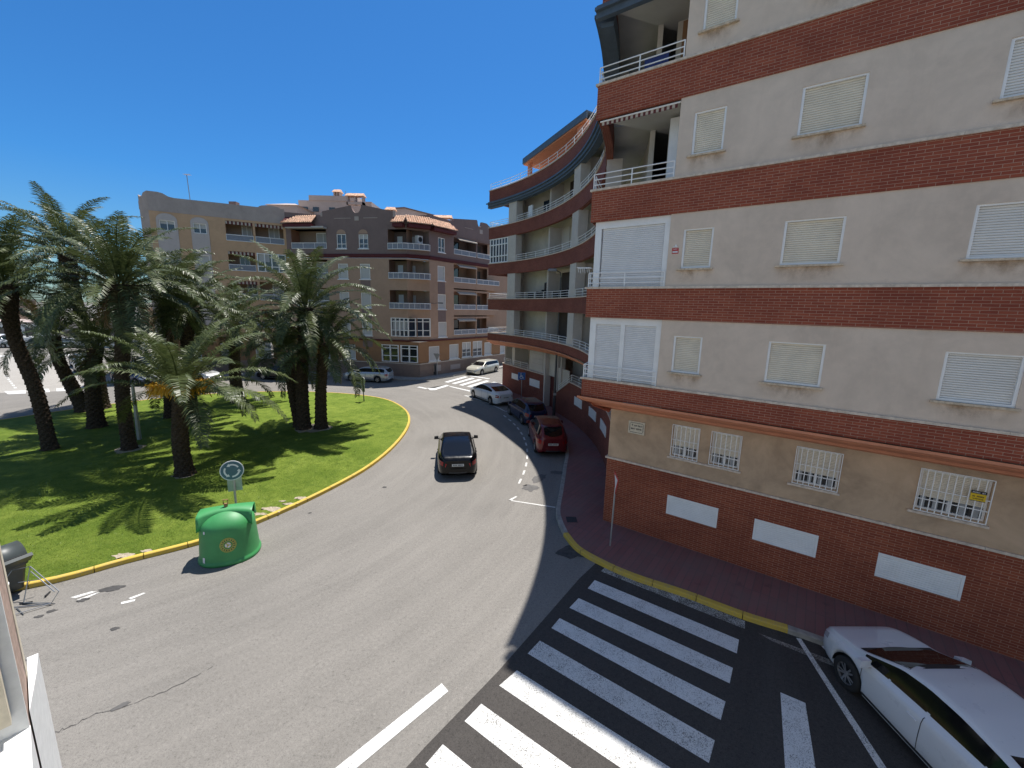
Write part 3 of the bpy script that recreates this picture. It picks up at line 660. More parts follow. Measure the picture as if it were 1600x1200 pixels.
# corner balcony: shuttered on two floors, open above
def rail_fr(mb, fr, u0, u1, z0, w, hs=(.12, .27, .42), r=.016, posts=None):
    for h in hs: fr.tube(mb, (u0, z0+h, w), (u1, z0+h, w), r)
    n = posts or max(1, int(abs(u1-u0)/1.1))
    for i in range(n+1):
        u = u0+(u1-u0)*i/n; fr.box(mb, u-.014, u+.014, z0, z0+hs[-1], w-.014, w+.014)
def rail_arc(mb, a0, a1, z0, r, hs=(.12, .27, .42), rad=.018, every=1.25):
    for h in hs: mb.tube(PB.line(a0, a1, z0+h, r, 1.5), rad, 5)
    n = max(1, int(R_(a1-a0)*r/every))
    for i in range(n+1):
        p = PB.P(a0+(a1-a0)*i/n, z0, r); mb.tube([p, p+Vector((0, 0, hs[-1]))], .018, 4)
for L in (L1, L2, L3, L4):
    mb = MB(); rail_fr(mb, F0, UC+.04, UJ-.03, L+.06, -.02, posts=2); rail_arc(mb, AC+.3, AC+4.5, L+.06, R0+.03)
    mb.build('balcony_railing', 'white_metal', bld)
    # floor / ceiling slab inside the corner
    mb = MB(); zt = L+2.861-.874
    F0.box(mb, UC+.9, UR-1, L-.3, L+.02, -3.2, -.26); mb.build('floor_slab', 'soffit', bld)
    mb = MB(); mb.face([F0.P(UC+.05, zt-.0, -.1), F0.P(UJ, zt, -.1), F0.P(UJ+2, zt, -3.0), F0.P(UC+2, zt, -3.0)]); mb.build('soffit', 'soffit', bld)
    if L in (L3, L4):
        mb = MB(); F0.box(mb, UC+1.6, UJ, L+.02, zt-.01, -1.9, -1.75); mb.build('back_wall', 'wall_inner', bld)
        mb = MB(); F0.box(mb, UC+2.05, UC+2.3, L+.02, zt-.012, -1.748, -1.5); mb.build('pilaster', 'wall_pillar', bld)
        mb = MB(); F0.quad(mb, UC+1.75, UC+2.0, L+.05, L+1.95, -1.745); mb.build('door', 'tanlow', bld)
# level L3 details
mb = MB(); F0.box(mb, UJ-.5, UJ-.03, L3+.1, L3+1.9, -.9, -.86); mb.build('door_leaf', 'white_metal', bld)
mb = MB(); F0.box(mb, UJ-.66, UJ-.6, L3+1.0, L3+1.35, -1.74, -1.6); F0.box(mb, UJ-.72, UJ-.54, L3+1.05, L3+1.25, -1.66, -1.56); mb.build('wall_lantern', 'dark_frame', bld)
mb = MB(); F0.tube(mb, (UC+.1, L3+1.93, -.08), (UJ-.02, L3+1.93, -.08), .022)
mb.build('awning_roller', 'white_metal', bld)
mb = MB()
n = 30
for i in range(n):
    u0 = UC+.15+(UJ-UC-.25)*i/n; u1 = UC+.15+(UJ-UC-.25)*(i+1)/n
    F0.box(mb, u0, u1-.002, L3+1.83-.015*(i % 2), L3+1.93, -.1, -.095, i % 2)
mb.build('awning_fringe', ['awning', 'awning_dark'], bld); mb = MB()
for i in range(22):
    p = PB.P(AC+.6+i*.24, L3+1.85-.035*i, R0+.1); q = PB.P(AC+.6+(i+1)*.24, L3+1.85-.035*(i+1), R0+.1)
    mb.face([p, q, q+Vector((0, 0, -.12)), p+Vector((0, 0, -.12))], i % 2)
mb.build('awning_fringe', ['awning', 'awning_dark'], bld)
mb = MB(); F0.box(mb, UC+.9, UC+1.6, L4+.1, L4+.95, -1.2, -1.15); mb.build('blue_cloth', 'blue_cloth', bld)
# shuttered enclosures
for L, parts in ((L2, ((-5.72, -3.87),)), (L1, ((-5.8, -4.93), (-4.8, -3.82)))):
    zt = L+2.861-.874; ws = -.14; m1 = MB()
    F0.box(m1, UC+.13, UC+.33, L+.06, zt, ws-.1, ws+.03); F0.box(m1, UJ-.17, UJ-.02, L+.06, zt, ws-.1, ws+.03)
    F0.box(m1, UC+.33, UJ-.17, zt-.2, zt, ws-.1, ws+.025)
    if len(parts) == 2: F0.box(m1, -4.93, -4.80, L+.06, zt-.2, ws-.08, ws+.02)
    # side frame along the curve
    for a in (AC+1.0, AC+3.4): 
        p = PB.P(a, L+.06, R0+.16); m1.tube([p, p+Vector((0, 0, zt-L-.06))], .06, 4)
    eo = m1.build('balcony_enclosure', 'white_metal', bld)
    for a, b in parts: m2 = MB(); F0.slats(m2, a, b, L+.06, zt-.2, ws-.03, .055, .009); m2.build('roller_shutter', 'white_plastic', eo)
    m2 = MB(); PB.box(m2, AC+.9, AC+4.2, L+.06, zt, R0+.18, R0+.2); m2.build('side_panel', 'white_plastic', eo)
    if L == L2:
        m2 = MB()
        for i in range(6): 
            p = PB.P(AC+.5, L+.66+.03*(i % 2), R0-.06-.07*i); m2.tube([p, p+Vector((.03, 0, -.16))], .008, 4)
        m2.tube([PB.P(AC+.5, L+.68, R0), PB.P(AC+.5, L+.68, R0-.45)], .01, 4); m2.tube([PB.P(AC+1.2, L+.68, R0), PB.P(AC+1.2, L+.68, R0-.45)], .01, 4)
        tag(m2.build('drying_rack', 'white_metal'), 'small white folding drying rack hung outside the end of the shuttered balcony', 'drying rack')
# street name plaque, alarm plate, yellow notice
root = None
mb = MB(); F0.box(mb, -4.72, -4.18, 3.5, 3.92, WB+.002, WB+.03); pq = mb.build('street_plaque', 'cream_stone'); tag(pq, 'cream street name plaque with a dark border on the tan wall near the corner', 'plaque')
mb = MB(); wz0, wz1 = WB+.03, WB+.034
for (p, q, r_, s_) in ((-4.66, -4.24, 3.86, 3.872), (-4.66, -4.24, 3.545, 3.557), (-4.678, -4.666, 3.575, 3.84), (-4.234, -4.222, 3.575, 3.84)): F0.box(mb, p, q, r_, s_, wz0, wz1)
rnd = random.Random(3)
def scrawl(mb, fr, u0, u1, z, h, w0, w1, words):
    tot = sum(words)+len(words)-1; du = (u1-u0)/tot; u = u0
    for wd in words:
        for k in range(wd):
            a = u+du*.1; b = u+du*.8; ty = rnd.randrange(4)
            if ty != 1: fr.box(mb, a, a+du*.22, z, z+h, w0, w1)
            if ty != 2: fr.box(mb, b-du*.22, b, z, z+h, w0, w1+.0004)
            fr.box(mb, a, b, z+h*(.42 if ty else .8), z+h*(.42 if ty else .8)+h*.18, w0, w1+.0008)
            if ty == 2: fr.box(mb, a, b, z, z+h*.18, w0, w1+.001)
            u += du
        u += du
scrawl(mb, F0, -4.62, -4.56, 3.75, .085, wz0, wz1, [1]); scrawl(mb, F0, -4.53, -4.26, 3.75, .055, wz0, wz1, [4, 5]); scrawl(mb, F0, -4.63, -4.27, 3.64, .055, wz0, wz1, [5, 7])
o = mb.build('lettering', 'ink', pq); 
mb = MB(); F0.box(mb, -3.57, -3.4, 9.05, 9.2, -.028, -.018); al = mb.build('alarm_plate', 'sign_red'); tag(al, 'small red and white security plate on the stucco beside the upper shuttered balcony', 'sign')
mb = MB(); F0.box(mb, -3.555, -3.415, 9.075, 9.12, -.018, -.016); F0.box(mb, -3.54, -3.43, 9.165, 9.178, -.018, -.016); mb.build('panel', 'sign_white', al)
mb = MB(); F0.box(mb, -3.54, -3.43, 9.215, 9.235, -.03, .02); F0.box(mb, -3.49, -3.46, 9.235, 9.29, -.03, .0); mb.build('camera_bracket', 'white_metal', al)
mb = MB(); F0.box(mb, 3.15, 3.39, 3.53, 3.76, WB+.045, WB+.055); yl = mb.build('notice_sign', 'sign_yellow'); tag(yl, 'small yellow and black notice wired to the bars of the widest barred window', 'sign')
mb = MB(); F0.box(mb, 3.15, 3.39, 3.7, 3.762, WB+.055, WB+.058); F0.box(mb, 3.15, 3.39, 3.53, 3.54, WB+.055, WB+.058); scrawl(mb, F0, 3.18, 3.36, 3.62, .035, WB+.055, WB+.058, [2, 5]); scrawl(mb, F0, 3.18, 3.36, 3.57, .025, WB+.055, WB+.058, [8]); mb.build('lettering', 'ink', yl)
mb = MB(); scrawl(mb, F0, 3.17, 3.37, 3.715, .03, WB+.058, WB+.06, [6, 3]); mb.build('header_lettering', 'sign_white', yl)

# ---------------------------------------------------------------- the brick building: curved wing
ED = 43.6
for L in (L1, L2, L3, L4, L5):
    zb = 4.695 if L == L1 else L-.874
    mb = MB(); PB.box(mb, AC, ED, zb, L, R0, R0+.25, 1.5)
    a, b = PB.P(ED, 0, R0), PB.P(ED, 0, R0+6); e = Fr(a, b-a, PB.P(ED+5, 0, R0)-a); e.box(mb, .0, 6, zb, L, -.2, .005)
    mb.build('brick_band', 'brick_far', bld)
    mb = MB(); PB.box(mb, AC+.2, ED+.1, L, L+.06, R0-.05, R0+.28, 1.5); e.box(mb, 0, 6, L, L+.06, -.25, .04); mb.build('ledge', 'ledge', bld)
    if L < L5-1:
        zt = L+2.861-.874
        mb = MB(); PB.box(mb, AC+5, ED-.2, L-.35, L+.02, R0+.26, R0+3.5, 3); mb.build('floor_slab', 'soffit', bld)
        mb = MB(); PB.box(mb, -18, 37.0, L+.02, zt+.5, R0+1.45, R0+1.6, 2)
        e2 = Fr(PB.P(37.1, 0, R0+.1), PB.P(37.1, 0, R0+6)-PB.P(37.1, 0, R0), PB.P(45, 0, R0)-PB.P(37.1, 0, R0)); e2.box(mb, 0, 9, L+.02, zt+.5, -.3, 0) if False else None
        mb.build('wall', 'wall_inner', bld); mb = MB(); e2.box(mb, 0, 9, L+.02, zt+.5, -.3, 0); mb.build('end_wall', 'wall_inner', bld)
        for a0, a1 in ((34.3, 37.0), (9.4, 12.3), (-12, -9.5)): mb = MB(); PB.box(mb, a0, a1, L+.06, zt+.02, R0+.03, R0+.6, 1.5); mb.build('pillar', 'wall_pillar', bld)
        for a0, a1, r_ in ((23.9, 24.4, .5), (9.9, 10.3, .6)): mb = MB(); PB.box(mb, a0, a1, L+.03, zt+.01, R0+r_, R0+1.45); mb.build('partition', 'wall_pillar', bld)
    hs = (.12, .27, .42) if L < L5-1 else (.1, .3, .5)
    mb = MB()
    if L < L5-1:
        for a0, a1 in ((-9.3, 9.2), (12.5, 34.1)): rail_arc(mb, a0, a1, L+.06, R0+.05, hs); mb.build('balcony_railing', 'white_metal', bld); mb = MB()
        if L == L3: continue
        if L != L3: rail_arc(mb, 37.3, ED-.2, L+.06, R0+.05, hs); mb.tube([PB.P(ED-.2, L+.48, R0+.05), PB.P(ED-.2, L+.48, R0+3)], .018, 5); mb.tube([PB.P(ED-.2, L+.33, R0+.05), PB.P(ED-.2, L+.33, R0+3)], .018, 5); mb.tube([PB.P(ED-.2, L+.18, R0+.05), PB.P(ED-.2, L+.18, R0+3)], .018, 5)
    else: rail_arc(mb, -20, ED-.2, L+.06, R0+.08, hs, .016)
    mb.build('balcony_railing', 'white_metal', bld)
# doors, windows and clutter inside the curved balconies
def arcpanel(name, a0, a1, z0, z1, r, mat, th=.05):
    m_ = MB(); PB.box(m_, a0, a1, z0, z1, r-th, r, 1); return m_.build(name, mat, bld)
ri = R0+1.45
for L, its in ((L1, ((14.5, 17, 'wall_pillar', 2), (20, 23.6, 'door_dark', 1.95), (0, 3, 'glass_blue', 1.9))), (L2, ((26.3, 29, 'glass', 1.25), (19.5, 23, 'door_dark', 1.9), (14.5, 17, 'curtain', 1.7), (1, 4, 'glass', 1.8))),
               (L3, ((21, 23.8, 'wall_pillar', 2), (15, 18.5, 'blue_cloth', 1.75), (26, 27, 'glass', 1.6), (1, 4, 'door_dark', 1.8))), (L4, ((24.6, 27.6, 'white_metal', 1.95), (28.6, 30.2, 'glass_blue', 1.4), (18.5, 21.5, 'door_dark', 1.9), (14, 16.4, 'wall_pillar', 1.9), (3, 6, 'glass_blue', 1.9)))):
    for a0, a1, mt, h in its:
        o = arcpanel('balcony_door' if h > 1.5 else 'balcony_window', a0, a1, L+(.03 if h > 1.5 else .7), L+h, ri-.01, mt)
m_ = MB(); PB.box(m_, 13.2, 22.8, L2+1.75, L2+1.98, R0+.9, R0+1.0); m_.build('awning', 'awning', bld)
m_ = MB(); PB.box(m_, 30.2, 31.6, L4+.25, L4+1.05, R0+.4, R0+.5); m_.build('hanging_towel', 'white_plastic', bld)
m_ = MB()
for k, (a, zz) in enumerate(((31, 0), (28, 0), (26, 0), (22, .05), (19, 0), (16, .02))):
    m_ = MB(); p = PB.P(a, L2+.05, R0+.7); m_.box(p.x-.22, p.x+.22, p.y-.22, p.y+.22, p.z, p.z+.42+.1*(k % 3)); m_.build('balcony_furniture', 'dark', bld)
m_ = MB()
for a in (13.0, 14.2):
    m_ = MB(); p = PB.P(a, L4+1.0, R0+1.2); m_.box(p.x-.3, p.x+.3, p.y-.25, p.y+.1, p.z, p.z+.5); m_.build('air_conditioner', 'white_plastic', bld)
# white glazed enclosure at the end of the third band
m_ = MB()
for a in [37.4+i*.98 for i in range(7)]: PB.box(m_, a-.12, a+.12, L3+.06, L3+1.98, R0+.06, R0+.12)
for z in (L3+.06, L3+.55, L3+1.45, L3+1.9): PB.box(m_, 37.2, ED-.1, z, z+.07, R0+.055, R0+.125)
en = m_.build('glazed_gallery', 'white_metal', bld); m_ = MB(); PB.box(m_, 37.3, ED-.2, L3+.1, L3+1.95, R0+.13, R0+.15); m_.build('pane', 'glass_blue', en)
# penthouse pergola
pa, pb_ = PB.P(35.0, 0, R0+.9), PB.P(13.4, 0, R0+.7); fp = Fr(pa, pb_-pa, PB.c-pa)
ln = (pb_-pa).length
m_ = MB()
for zz0, zz1, w0, w1 in ((18.25, 18.55, -.02, .1),): fp.box(m_, -.3, ln+.2, zz0, zz1, w0, w1)
c = [fp.P(-.3, 18.25, .09), fp.P(ln+.2, 18.25, .09), fp.P(ln+.2, 18.25, -4.5), fp.P(-.3, 18.25, -4.5)]
m_.hexa([c[3]+Vector((0, 0, .31)), c[2]+Vector((0, 0, .31)), c[1]+Vector((0, 0, .31)), c[0]+Vector((0, 0, .31))]+[q+Vector((0, 0, .4)) for q in (c[3], c[2], c[1], c[0])])
m_.build('pergola_roof', 'slate', bld)
m_ = MB(); fp.box(m_, -.2, ln+.1, 18.16, 18.245, -4.4, .05); m_.build('pergola_ceiling', 'terracotta', bld)
m_ = MB(); fp.box(m_, .3, .6, 16.2, 18.16, -.4, -.1); fp.box(m_, ln-1.0, ln+.1, 16.2, 18.16, -3.5, -.1); m_.build('pergola_post', 'salmon', bld)
m_ = MB(); fp.box(m_, -2.0, -.4, 16.2, 17.4, -4, -1.0); m_.build('stair_head', 'wall_inner', bld)
# ground floor of the wing
RG = R0+.9
G1, G2 = Vector((2.62, 31.35, 0)), Vector((-.9, 38.0, 0))
Gf = Fr(G1, G2-G1, PB.c-G1); gl = (G2-G1).length
mb = MB(); PB.box(mb, -17.0, 15.7, 0, 2.66, RG, RG+.3, 2); PB.box(mb, 15.7, 20.7, 0, 2.66, RG, RG+.3, 1, z1b=1.6); PB.box(mb, 20.7, 22.4, 0, 1.6, RG, RG+.3)
Gf.box(mb, 0, gl, 0, 2.42, -.3, 0); mb.build('brick_base', 'brick_far', bld)
mb = MB(); PB.box(mb, -17.0, 15.7, 2.66, 2.72, RG-.04, RG+.33, 2); Gf.box(mb, -.05, gl+.05, 2.42, 2.48, -.33, .05)
for i in range(10):
    a0, a1 = 15.7+.5*i, 16.2+.5*i; z0, z1 = 2.66-.106*i, 2.66-.106*(i+1)
    c = [PB.P(a0, z0, RG-.04), PB.P(a1, z1, RG-.04), PB.P(a1, z1, RG+.33), PB.P(a0, z0, RG+.33)]; mb.hexa(c+[q+Vector((0, 0, .06)) for q in c])
mb.build('ledge', 'ledge', bld)
mb = MB(); PB.box(mb, -20, 22.4, 0, 4.4, RG+1.6, RG+1.75, 2); PB.box(mb, 22.4, 25.8, 2.5, 4.5, RG+.35, RG+.5); PB.box(mb, 17.6, 21.9, 1.7, 3.3, RG+.3, RG+.34)
mb.build('wall', 'wall_inner', bld)
mb = MB(); PB.box(mb, 22.4, 25.9, 0, 2.5, RG+.5, RG+.6); mb.build('entrance_recess', m_plain('entrance_red', (.1, .018, .016), .7), bld)
mb = MB(); PB.box(mb, 13, 17, 2.7, 4.2, RG+1.5, RG+1.58); PB.box(mb, 5, 10, 2.7, 4.1, RG+1.5, RG+1.58); mb.build('balcony_door', 'door_dark', bld)
for a0, a1, z0, r0_, r1_ in ((22.0, 22.5, 0, .25, .75), (20.3, 20.7, 2.3, .2, .5), (25.6, 26.0, 0, 0, .6)): mb = MB(); PB.box(mb, a0, a1, z0, 4.6, RG+r0_, RG+r1_); mb.build('pillar', 'wall_pillar', bld)
mb = MB(); PB.box(mb, -16, 38, 0, 16.2, R0+3.5, R0+3.8, 3); mb.build('core', 'wall_inner', bld)
mb = MB(); F0.box(mb, UJ+.3, UR-.2, 0, 16.2, -6, -3.6); mb.build('core', 'wall_inner', bld)
mb = MB(); rail_arc(mb, -16.5, 15.6, 2.72, RG+.12, (.14, .3, .46))
for h in (.14, .3, .46): mb.tube([PB.P(15.6, 2.72+h, RG+.12), PB.P(20.7, 1.66+h, RG+.12)], .018, 5)
for a, z in ((17.3, 2.35), (19.0, 2.0), (20.7, 1.66)): p = PB.P(a, z, RG+.12); mb.tube([p, p+Vector((0, 0, .46))], .018, 4)
rail_fr(mb, Gf, 6.1, gl-.08, 2.48, -.1, (.14, .3, .46)); rail_fr(mb, Gf, 3.05, 5.6, 2.48, -.1, (.14, .3, .46))
mb.build('balcony_railing', 'white_metal', bld)
mb = MB(); Gf.wall(mb, 0, gl, 2.48, 4.7, [(6.1, gl-.08, 2.5, 4.3, 1.3), (3.05, 5.6, 2.5, 4.3, 1.3)], -.2, 1.3)
Gf.quad(mb, 2.9, gl, 2.48, 4.6, -1.5); mb.build('wall', 'wall_inner', bld)
mb = MB(); Gf.box(mb, 4.0, 4.7, 2.5, 4.2, -1.49, -1.44); mb.build('balcony_door', 'door_dark', bld)
mb = MB(); Gf.box(mb, 4.75, 5.3, 2.5, 4.2, -1.49, -1.42); mb.build('curtain', 'tanlow', bld)
mb = MB()
for z in (2.75, 3.15, 3.55, 3.95): Gf.box(mb, .9, 2.6, z, z+.36, -.2, -.17)
mb.build('panel', 'wall_pillar', bld)
mb = MB(); Gf.box(mb, 4.4, 5.65, 1.33, 1.82, 0, .03); Gf.box(mb, .97, 2.51, 1.27, 1.86, 0, .03); mb.build('vent_panel', 'white_plastic', bld)
for a0, a1 in ((9.75, 13.2), (2.4, 6.2), (-4.8, -.5)):
    mb = MB(); PB.box(mb, a0, a1, 1.4, 1.94, RG-.03, RG); mb.build('vent_panel', 'white_plastic', bld)

# ---------------------------------------------------------------- far buildings
def win_far(par, fr, u0, u1, z0, z1, kind='shutter', dep=.12, frame='white_metal', sillm='white_metal', arch=0, shut=.5, sill=True):
    m = MB(); t = .06
    for (a, b, c, d) in ((u0, u0+t, z0, z1), (u1-t, u1, z0, z1), (u0+t, u1-t, z1-t, z1), (u0+t, u1-t, z0, z0+t)): fr.box(m, a, b, c, d, -dep, -.02)
    if kind != 'shutter':
        mid = (u0+u1)/2; fr.box(m, mid-.03, mid+.03, z0+t, z1-t, -dep, -.03)
        if kind == 'grid': fr.box(m, u0+t, u1-t, z0+(z1-z0)*.3, z0+(z1-z0)*.3+.05, -dep, -.03)
    wo_ = m.build('window', frame, par)
    if kind == 'shutter': m = MB(); fr.quad(m, u0+t, u1-t, z0+t, z1-t, -dep+.02); m.build('shutter', 'shutter_far', wo_)
    else:
        m = MB(); fr.quad(m, u0+t, u1-t, z0+t, z1-t, -dep+.01); m.build('pane', 'glass_blue', wo_)
        if shut > 0: m = MB(); fr.quad(m, u0+t, u1-t, z1-(z1-z0)*shut, z1-t, -dep+.03); m.build('shutter', 'shutter_far', wo_)
    if sill: m = MB(); fr.box(m, u0-.1, u1+.1, z0-.1, z0-.02, -dep, .08); m.build('sill', sillm, wo_)
    if arch: 
        m = MB(); n = 10; c = (u0+u1)/2; r = (u1-u0)/2+.0
        m.face([fr.P(c+r*math.cos(PI*k/n), z1+.04+r*.8*math.sin(PI*k/n), .012) for k in range(n+1)]); m.build('arch', arch, wo_)
    return wo_
def rail_far(par, P, z0, z1, posts=1.2, panel='panel_glass', name='balcony_railing'):
    m = MB(); P = [Vector((p[0], p[1], 0)) for p in P]
    for a, b in zip(P, P[1:]):
        for z in (z0, z1): m.tube([a+Vector((0, 0, z)), b+Vector((0, 0, z))], .035, 4)
        n = max(1, int((b-a).length/posts))
        for i in range(n+1): p = a+(b-a)*i/n; m.tube([p+Vector((0, 0, z0)), p+Vector((0, 0, z1))], .022, 4)
    ro = m.build(name, 'white_metal', par)
    if panel:
        m = MB()
        for a, b in zip(P, P[1:]): m.face([a+Vector((0, 0, z0)), b+Vector((0, 0, z0)), b+Vector((0, 0, z1-.04)), a+Vector((0, 0, z1-.04))])
        m.build('panel', panel, ro)
    return ro
def loggia(par, fr, u0, u1, z0, z1, dep, mat, door=True, seed=0, rl=True, aw=False, rh=.55):
    m = MB(); fr.quad(m, u0-.02, u1+.02, z0-.3, z1+.1, -dep); m.build('back_wall', mat, par)
    rnd = random.Random(seed)
    if door:
        c = u0+(u1-u0)*rnd.uniform(.35, .6); w_ = min(1.6, (u1-u0)*.4)
        m = MB(); fr.box(m, c, c+w_, z0-.1, z0+1.75, -dep+.001, -dep+.06); d_ = m.build('balcony_door', 'white_metal', par)
        m = MB(); fr.quad(m, c+.08, c+w_/2-.03, z0, z0+1.65, -dep+.065); fr.quad(m, c+w_/2+.03, c+w_-.08, z0, z0+1.65, -dep+.065); m.build('pane', rnd.choice(('glass_blue', 'shutter_far', 'shutter_far')), d_)
    if rl: rail_far(par, [fr.P(u0, 0, .03), fr.P(u1, 0, .03)], z0, z0+rh)
    if aw:
        m = MB(); n = int((u1-u0)/.16)
        for i in range(n): fr.box(m, u0+(u1-u0)*i/n, u0+(u1-u0)*(i+1)/n, z1-.3-.03*(i % 2), z1-.02, -.08, -.05, i % 2)
        m.build('awning', ['awning', 'awning_dark'], par)

K = Vector((-9.6, 42.7, 0)); J = Vector((-23.8, 45.3, 0)); Q = Vector((-1.0, 54.6, 0)); I_ = Vector((-33.0, 40.1, 0))
FF = Fr(J, K-J, (-.18, -1)); RF = Fr(K, Q-K, (.8, -.6)); LF = Fr(I_, J-I_, (.5, -.87)); lf = (J-I_).length; ff = (K-J).length; rl_ = (Q-K).length
# --- corner building (brown, maroon cornices, tiled canopies)
cb_ = thing('corner_building', (-9.6, 45, 0), 'brown and mauve five storey corner building with maroon cornices and orange tiled canopies', 'building')
C1, C2 = 3.75, 12.2
fl = [(12.42, 14.8, 'mauve'), (9.3, 12.02, 'brownwall'), (6.5, 9.3, 'brownwall'), (3.9, 6.5, 'brownwall')]
# front facade holes
H = []
H += [(.6, 4.6, 12.95, 14.85, 1.3), (5.77, 6.8, 12.95, 14.33, .12), (8.2, 9.2, 12.95, 14.3, .12), (11.35, 13.3, 12.85, 14.75, 1.4)]
for zf in (10.02, 7.05): H += [(11.38, 13.3, zf, zf+1.85, 1.4)]
H += [(11.45, 14.2, 4.25, 6.15, .25)]
for zf in (9.95, 7.1, 4.25): H += [(5.77, 6.85, zf, zf+1.5, .12), (8.2, 9.3, zf, zf+1.5, .12), (.6, 4.6, zf+.05, zf+1.9, 1.3)]
mb = MB(); FF.wall(mb, 0, 13.3, 12.42, 15.0, H, 0, .12); mb.build('wall', 'mauve', cb_)
mb = MB(); FF.wall(mb, 0, 13.3, 3.9, 12.02, H, 0, .12); mb.build('wall', 'brownwall', cb_)
mb = MB(); RF.wall(mb, 1.55, 5.1, 12.42, 15.0, [(2.8, 3.75, 12.95, 14.38, .12)], 0, .12); mb.build('wall', 'mauve', cb_)
RH = [(2.7, 3.75, 10.05, 11.55, .12), (2.7, 3.85, 7.1, 8.65, .12), (2.75, 3.95, 4.15, 5.75, .12)]
mb = MB(); RF.wall(mb, 1.55, 5.1, 3.9, 12.02, RH, 0, .12); mb.build('wall', 'brownwall', cb_)
# chamfered corner between the two faces
CA, CBp = FF.P(13.3, 0), RF.P(1.55, 0); CF = Fr(CA, CBp-CA, (.5, -.87)); cl = (CBp-CA).length
for z0, z1, mt in ((12.42, 12.87, 'mauve'), (14.75, 15.0, 'mauve'), (11.85, 12.02, 'brownwall'), (8.9, 10.02, 'brownwall'), (6.15, 7.05, 'brownwall'), (3.9, 4.25, 'brownwall')):
    mb = MB(); CF.box(mb, 0, cl, z0, z1, -.3, 0); mb.build('wall', mt, cb_)
bw0, bw1 = FF.P(11.35, 0, -1.4), RF.P(1.55, 0, -1.4)
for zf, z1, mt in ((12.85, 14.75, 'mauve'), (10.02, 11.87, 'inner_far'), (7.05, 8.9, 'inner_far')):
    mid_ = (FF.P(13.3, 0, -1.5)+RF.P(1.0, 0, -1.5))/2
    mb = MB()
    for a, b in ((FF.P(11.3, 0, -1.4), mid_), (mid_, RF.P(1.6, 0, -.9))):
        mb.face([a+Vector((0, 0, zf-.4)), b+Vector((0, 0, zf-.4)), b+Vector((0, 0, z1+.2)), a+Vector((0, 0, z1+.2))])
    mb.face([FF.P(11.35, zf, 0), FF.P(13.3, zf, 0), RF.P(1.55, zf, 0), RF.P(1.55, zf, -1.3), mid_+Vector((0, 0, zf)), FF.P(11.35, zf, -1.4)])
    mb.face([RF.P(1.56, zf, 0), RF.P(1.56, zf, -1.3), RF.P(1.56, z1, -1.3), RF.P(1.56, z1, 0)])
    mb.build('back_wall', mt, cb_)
    mb = MB(); FF.box(mb, 11.7, 12.25, zf-.1, zf+1.45, -1.39, -1.34); mb.build('balcony_door', 'white_metal', cb_)
    mb = MB(); FF.box(mb, 12.75, 13.6, zf-.1, zf+1.4, -1.43, -1.33); mb.build('balcony_door', 'shutter_far', cb_)
    rail_far(cb_, [FF.P(11.35, 0, .1), FF.P(13.0, 0, .28), (CA+CBp)/2+CF.n*.38, RF.P(1.3, 0, .25), RF.P(1.62, 0, .06)], zf+.03, zf+.58, .5)
    mb = MB(); mb.face([FF.P(11.3, zf, .12), FF.P(13.0, zf, .33), (CA+CBp)/2+CF.n*.42+Vector((0, 0, zf)), RF.P(1.3, zf, .3), RF.P(1.66, zf, .08), RF.P(1.62, zf, -.3), FF.P(11.3, zf, -.3)]); mb.build('ledge', 'white_metal', cb_)
mb = MB(); RF.box(mb, .55, 1.2, 13.55, 14.3, -1.0, -.55); ac = mb.build('air_conditioner', 'white_plastic', cb_)
mb = MB(); mb.lathe([(0, 0), (.24, 0), (.24, .02), (0, .02)], (0, 0, 0), 14, 0, 'y')
for i, v in enumerate(mb.v): p = RF.P(.86+v[0], 13.93+v[2], -.54+v[1]); mb.v[i] = tuple(p)
mb.build('fan_grille', 'dark', ac)
# glazed gallery on the first floor corner
mb = MB()
for fr, a, b in ((FF, 11.45, 13.3), (CF, 0, cl), (RF, 0.0, 0)):
    if b <= a: continue
    n = 4 if fr is FF else 3
    for i in range(n+1): u = a+(b-a)*i/n; fr.box(mb, u-.05, u+.05, 4.25, 6.15, -.1, .02)
    for z in (4.25, 4.85, 5.75, 6.08): fr.box(mb, a, b, z, z+.07, -.09, .015)
gg = mb.build('glazed_gallery', 'white_metal', cb_)
mb = MB(); FF.quad(mb, 11.45, 13.3, 4.25, 6.15, -.1); CF.quad(mb, 0, cl, 4.25, 6.15, -.1); mb.build('pane', 'glass_blue', gg)
mb = MB(); FF.quad(mb, 11.6, 13.1, 4.9, 5.9, -.095); mb.build('curtain', 'curtain', gg)
for u0, u1 in ((5.77, 6.8), (8.2, 9.2)): win_far(cb_, FF, u0, u1, 12.95, 14.33, 'grid', arch='brownwall', shut=0 if u0 < 7 else .35)
for zf in (9.95, 7.1, 4.25):
    for u0, u1 in ((5.77, 6.85), (8.2, 9.3)): win_far(cb_, FF, u0, u1, zf, zf+1.5)
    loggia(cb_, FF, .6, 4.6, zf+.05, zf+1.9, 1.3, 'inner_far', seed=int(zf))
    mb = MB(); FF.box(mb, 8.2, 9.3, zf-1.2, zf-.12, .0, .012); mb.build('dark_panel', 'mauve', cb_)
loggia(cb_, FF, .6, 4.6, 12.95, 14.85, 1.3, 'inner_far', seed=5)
win_far(cb_, RF, 2.8, 3.75, 12.95, 14.38, 'grid', shut=0)
for i, (a, b, c, d, _) in enumerate(RH):
    win_far(cb_, RF, a, b, c, d); mb = MB(); RF.box(mb, a, b, c-1.35, c-.13, 0, .012); mb.build('dark_panel', 'mauve', cb_) if i < 2 else None
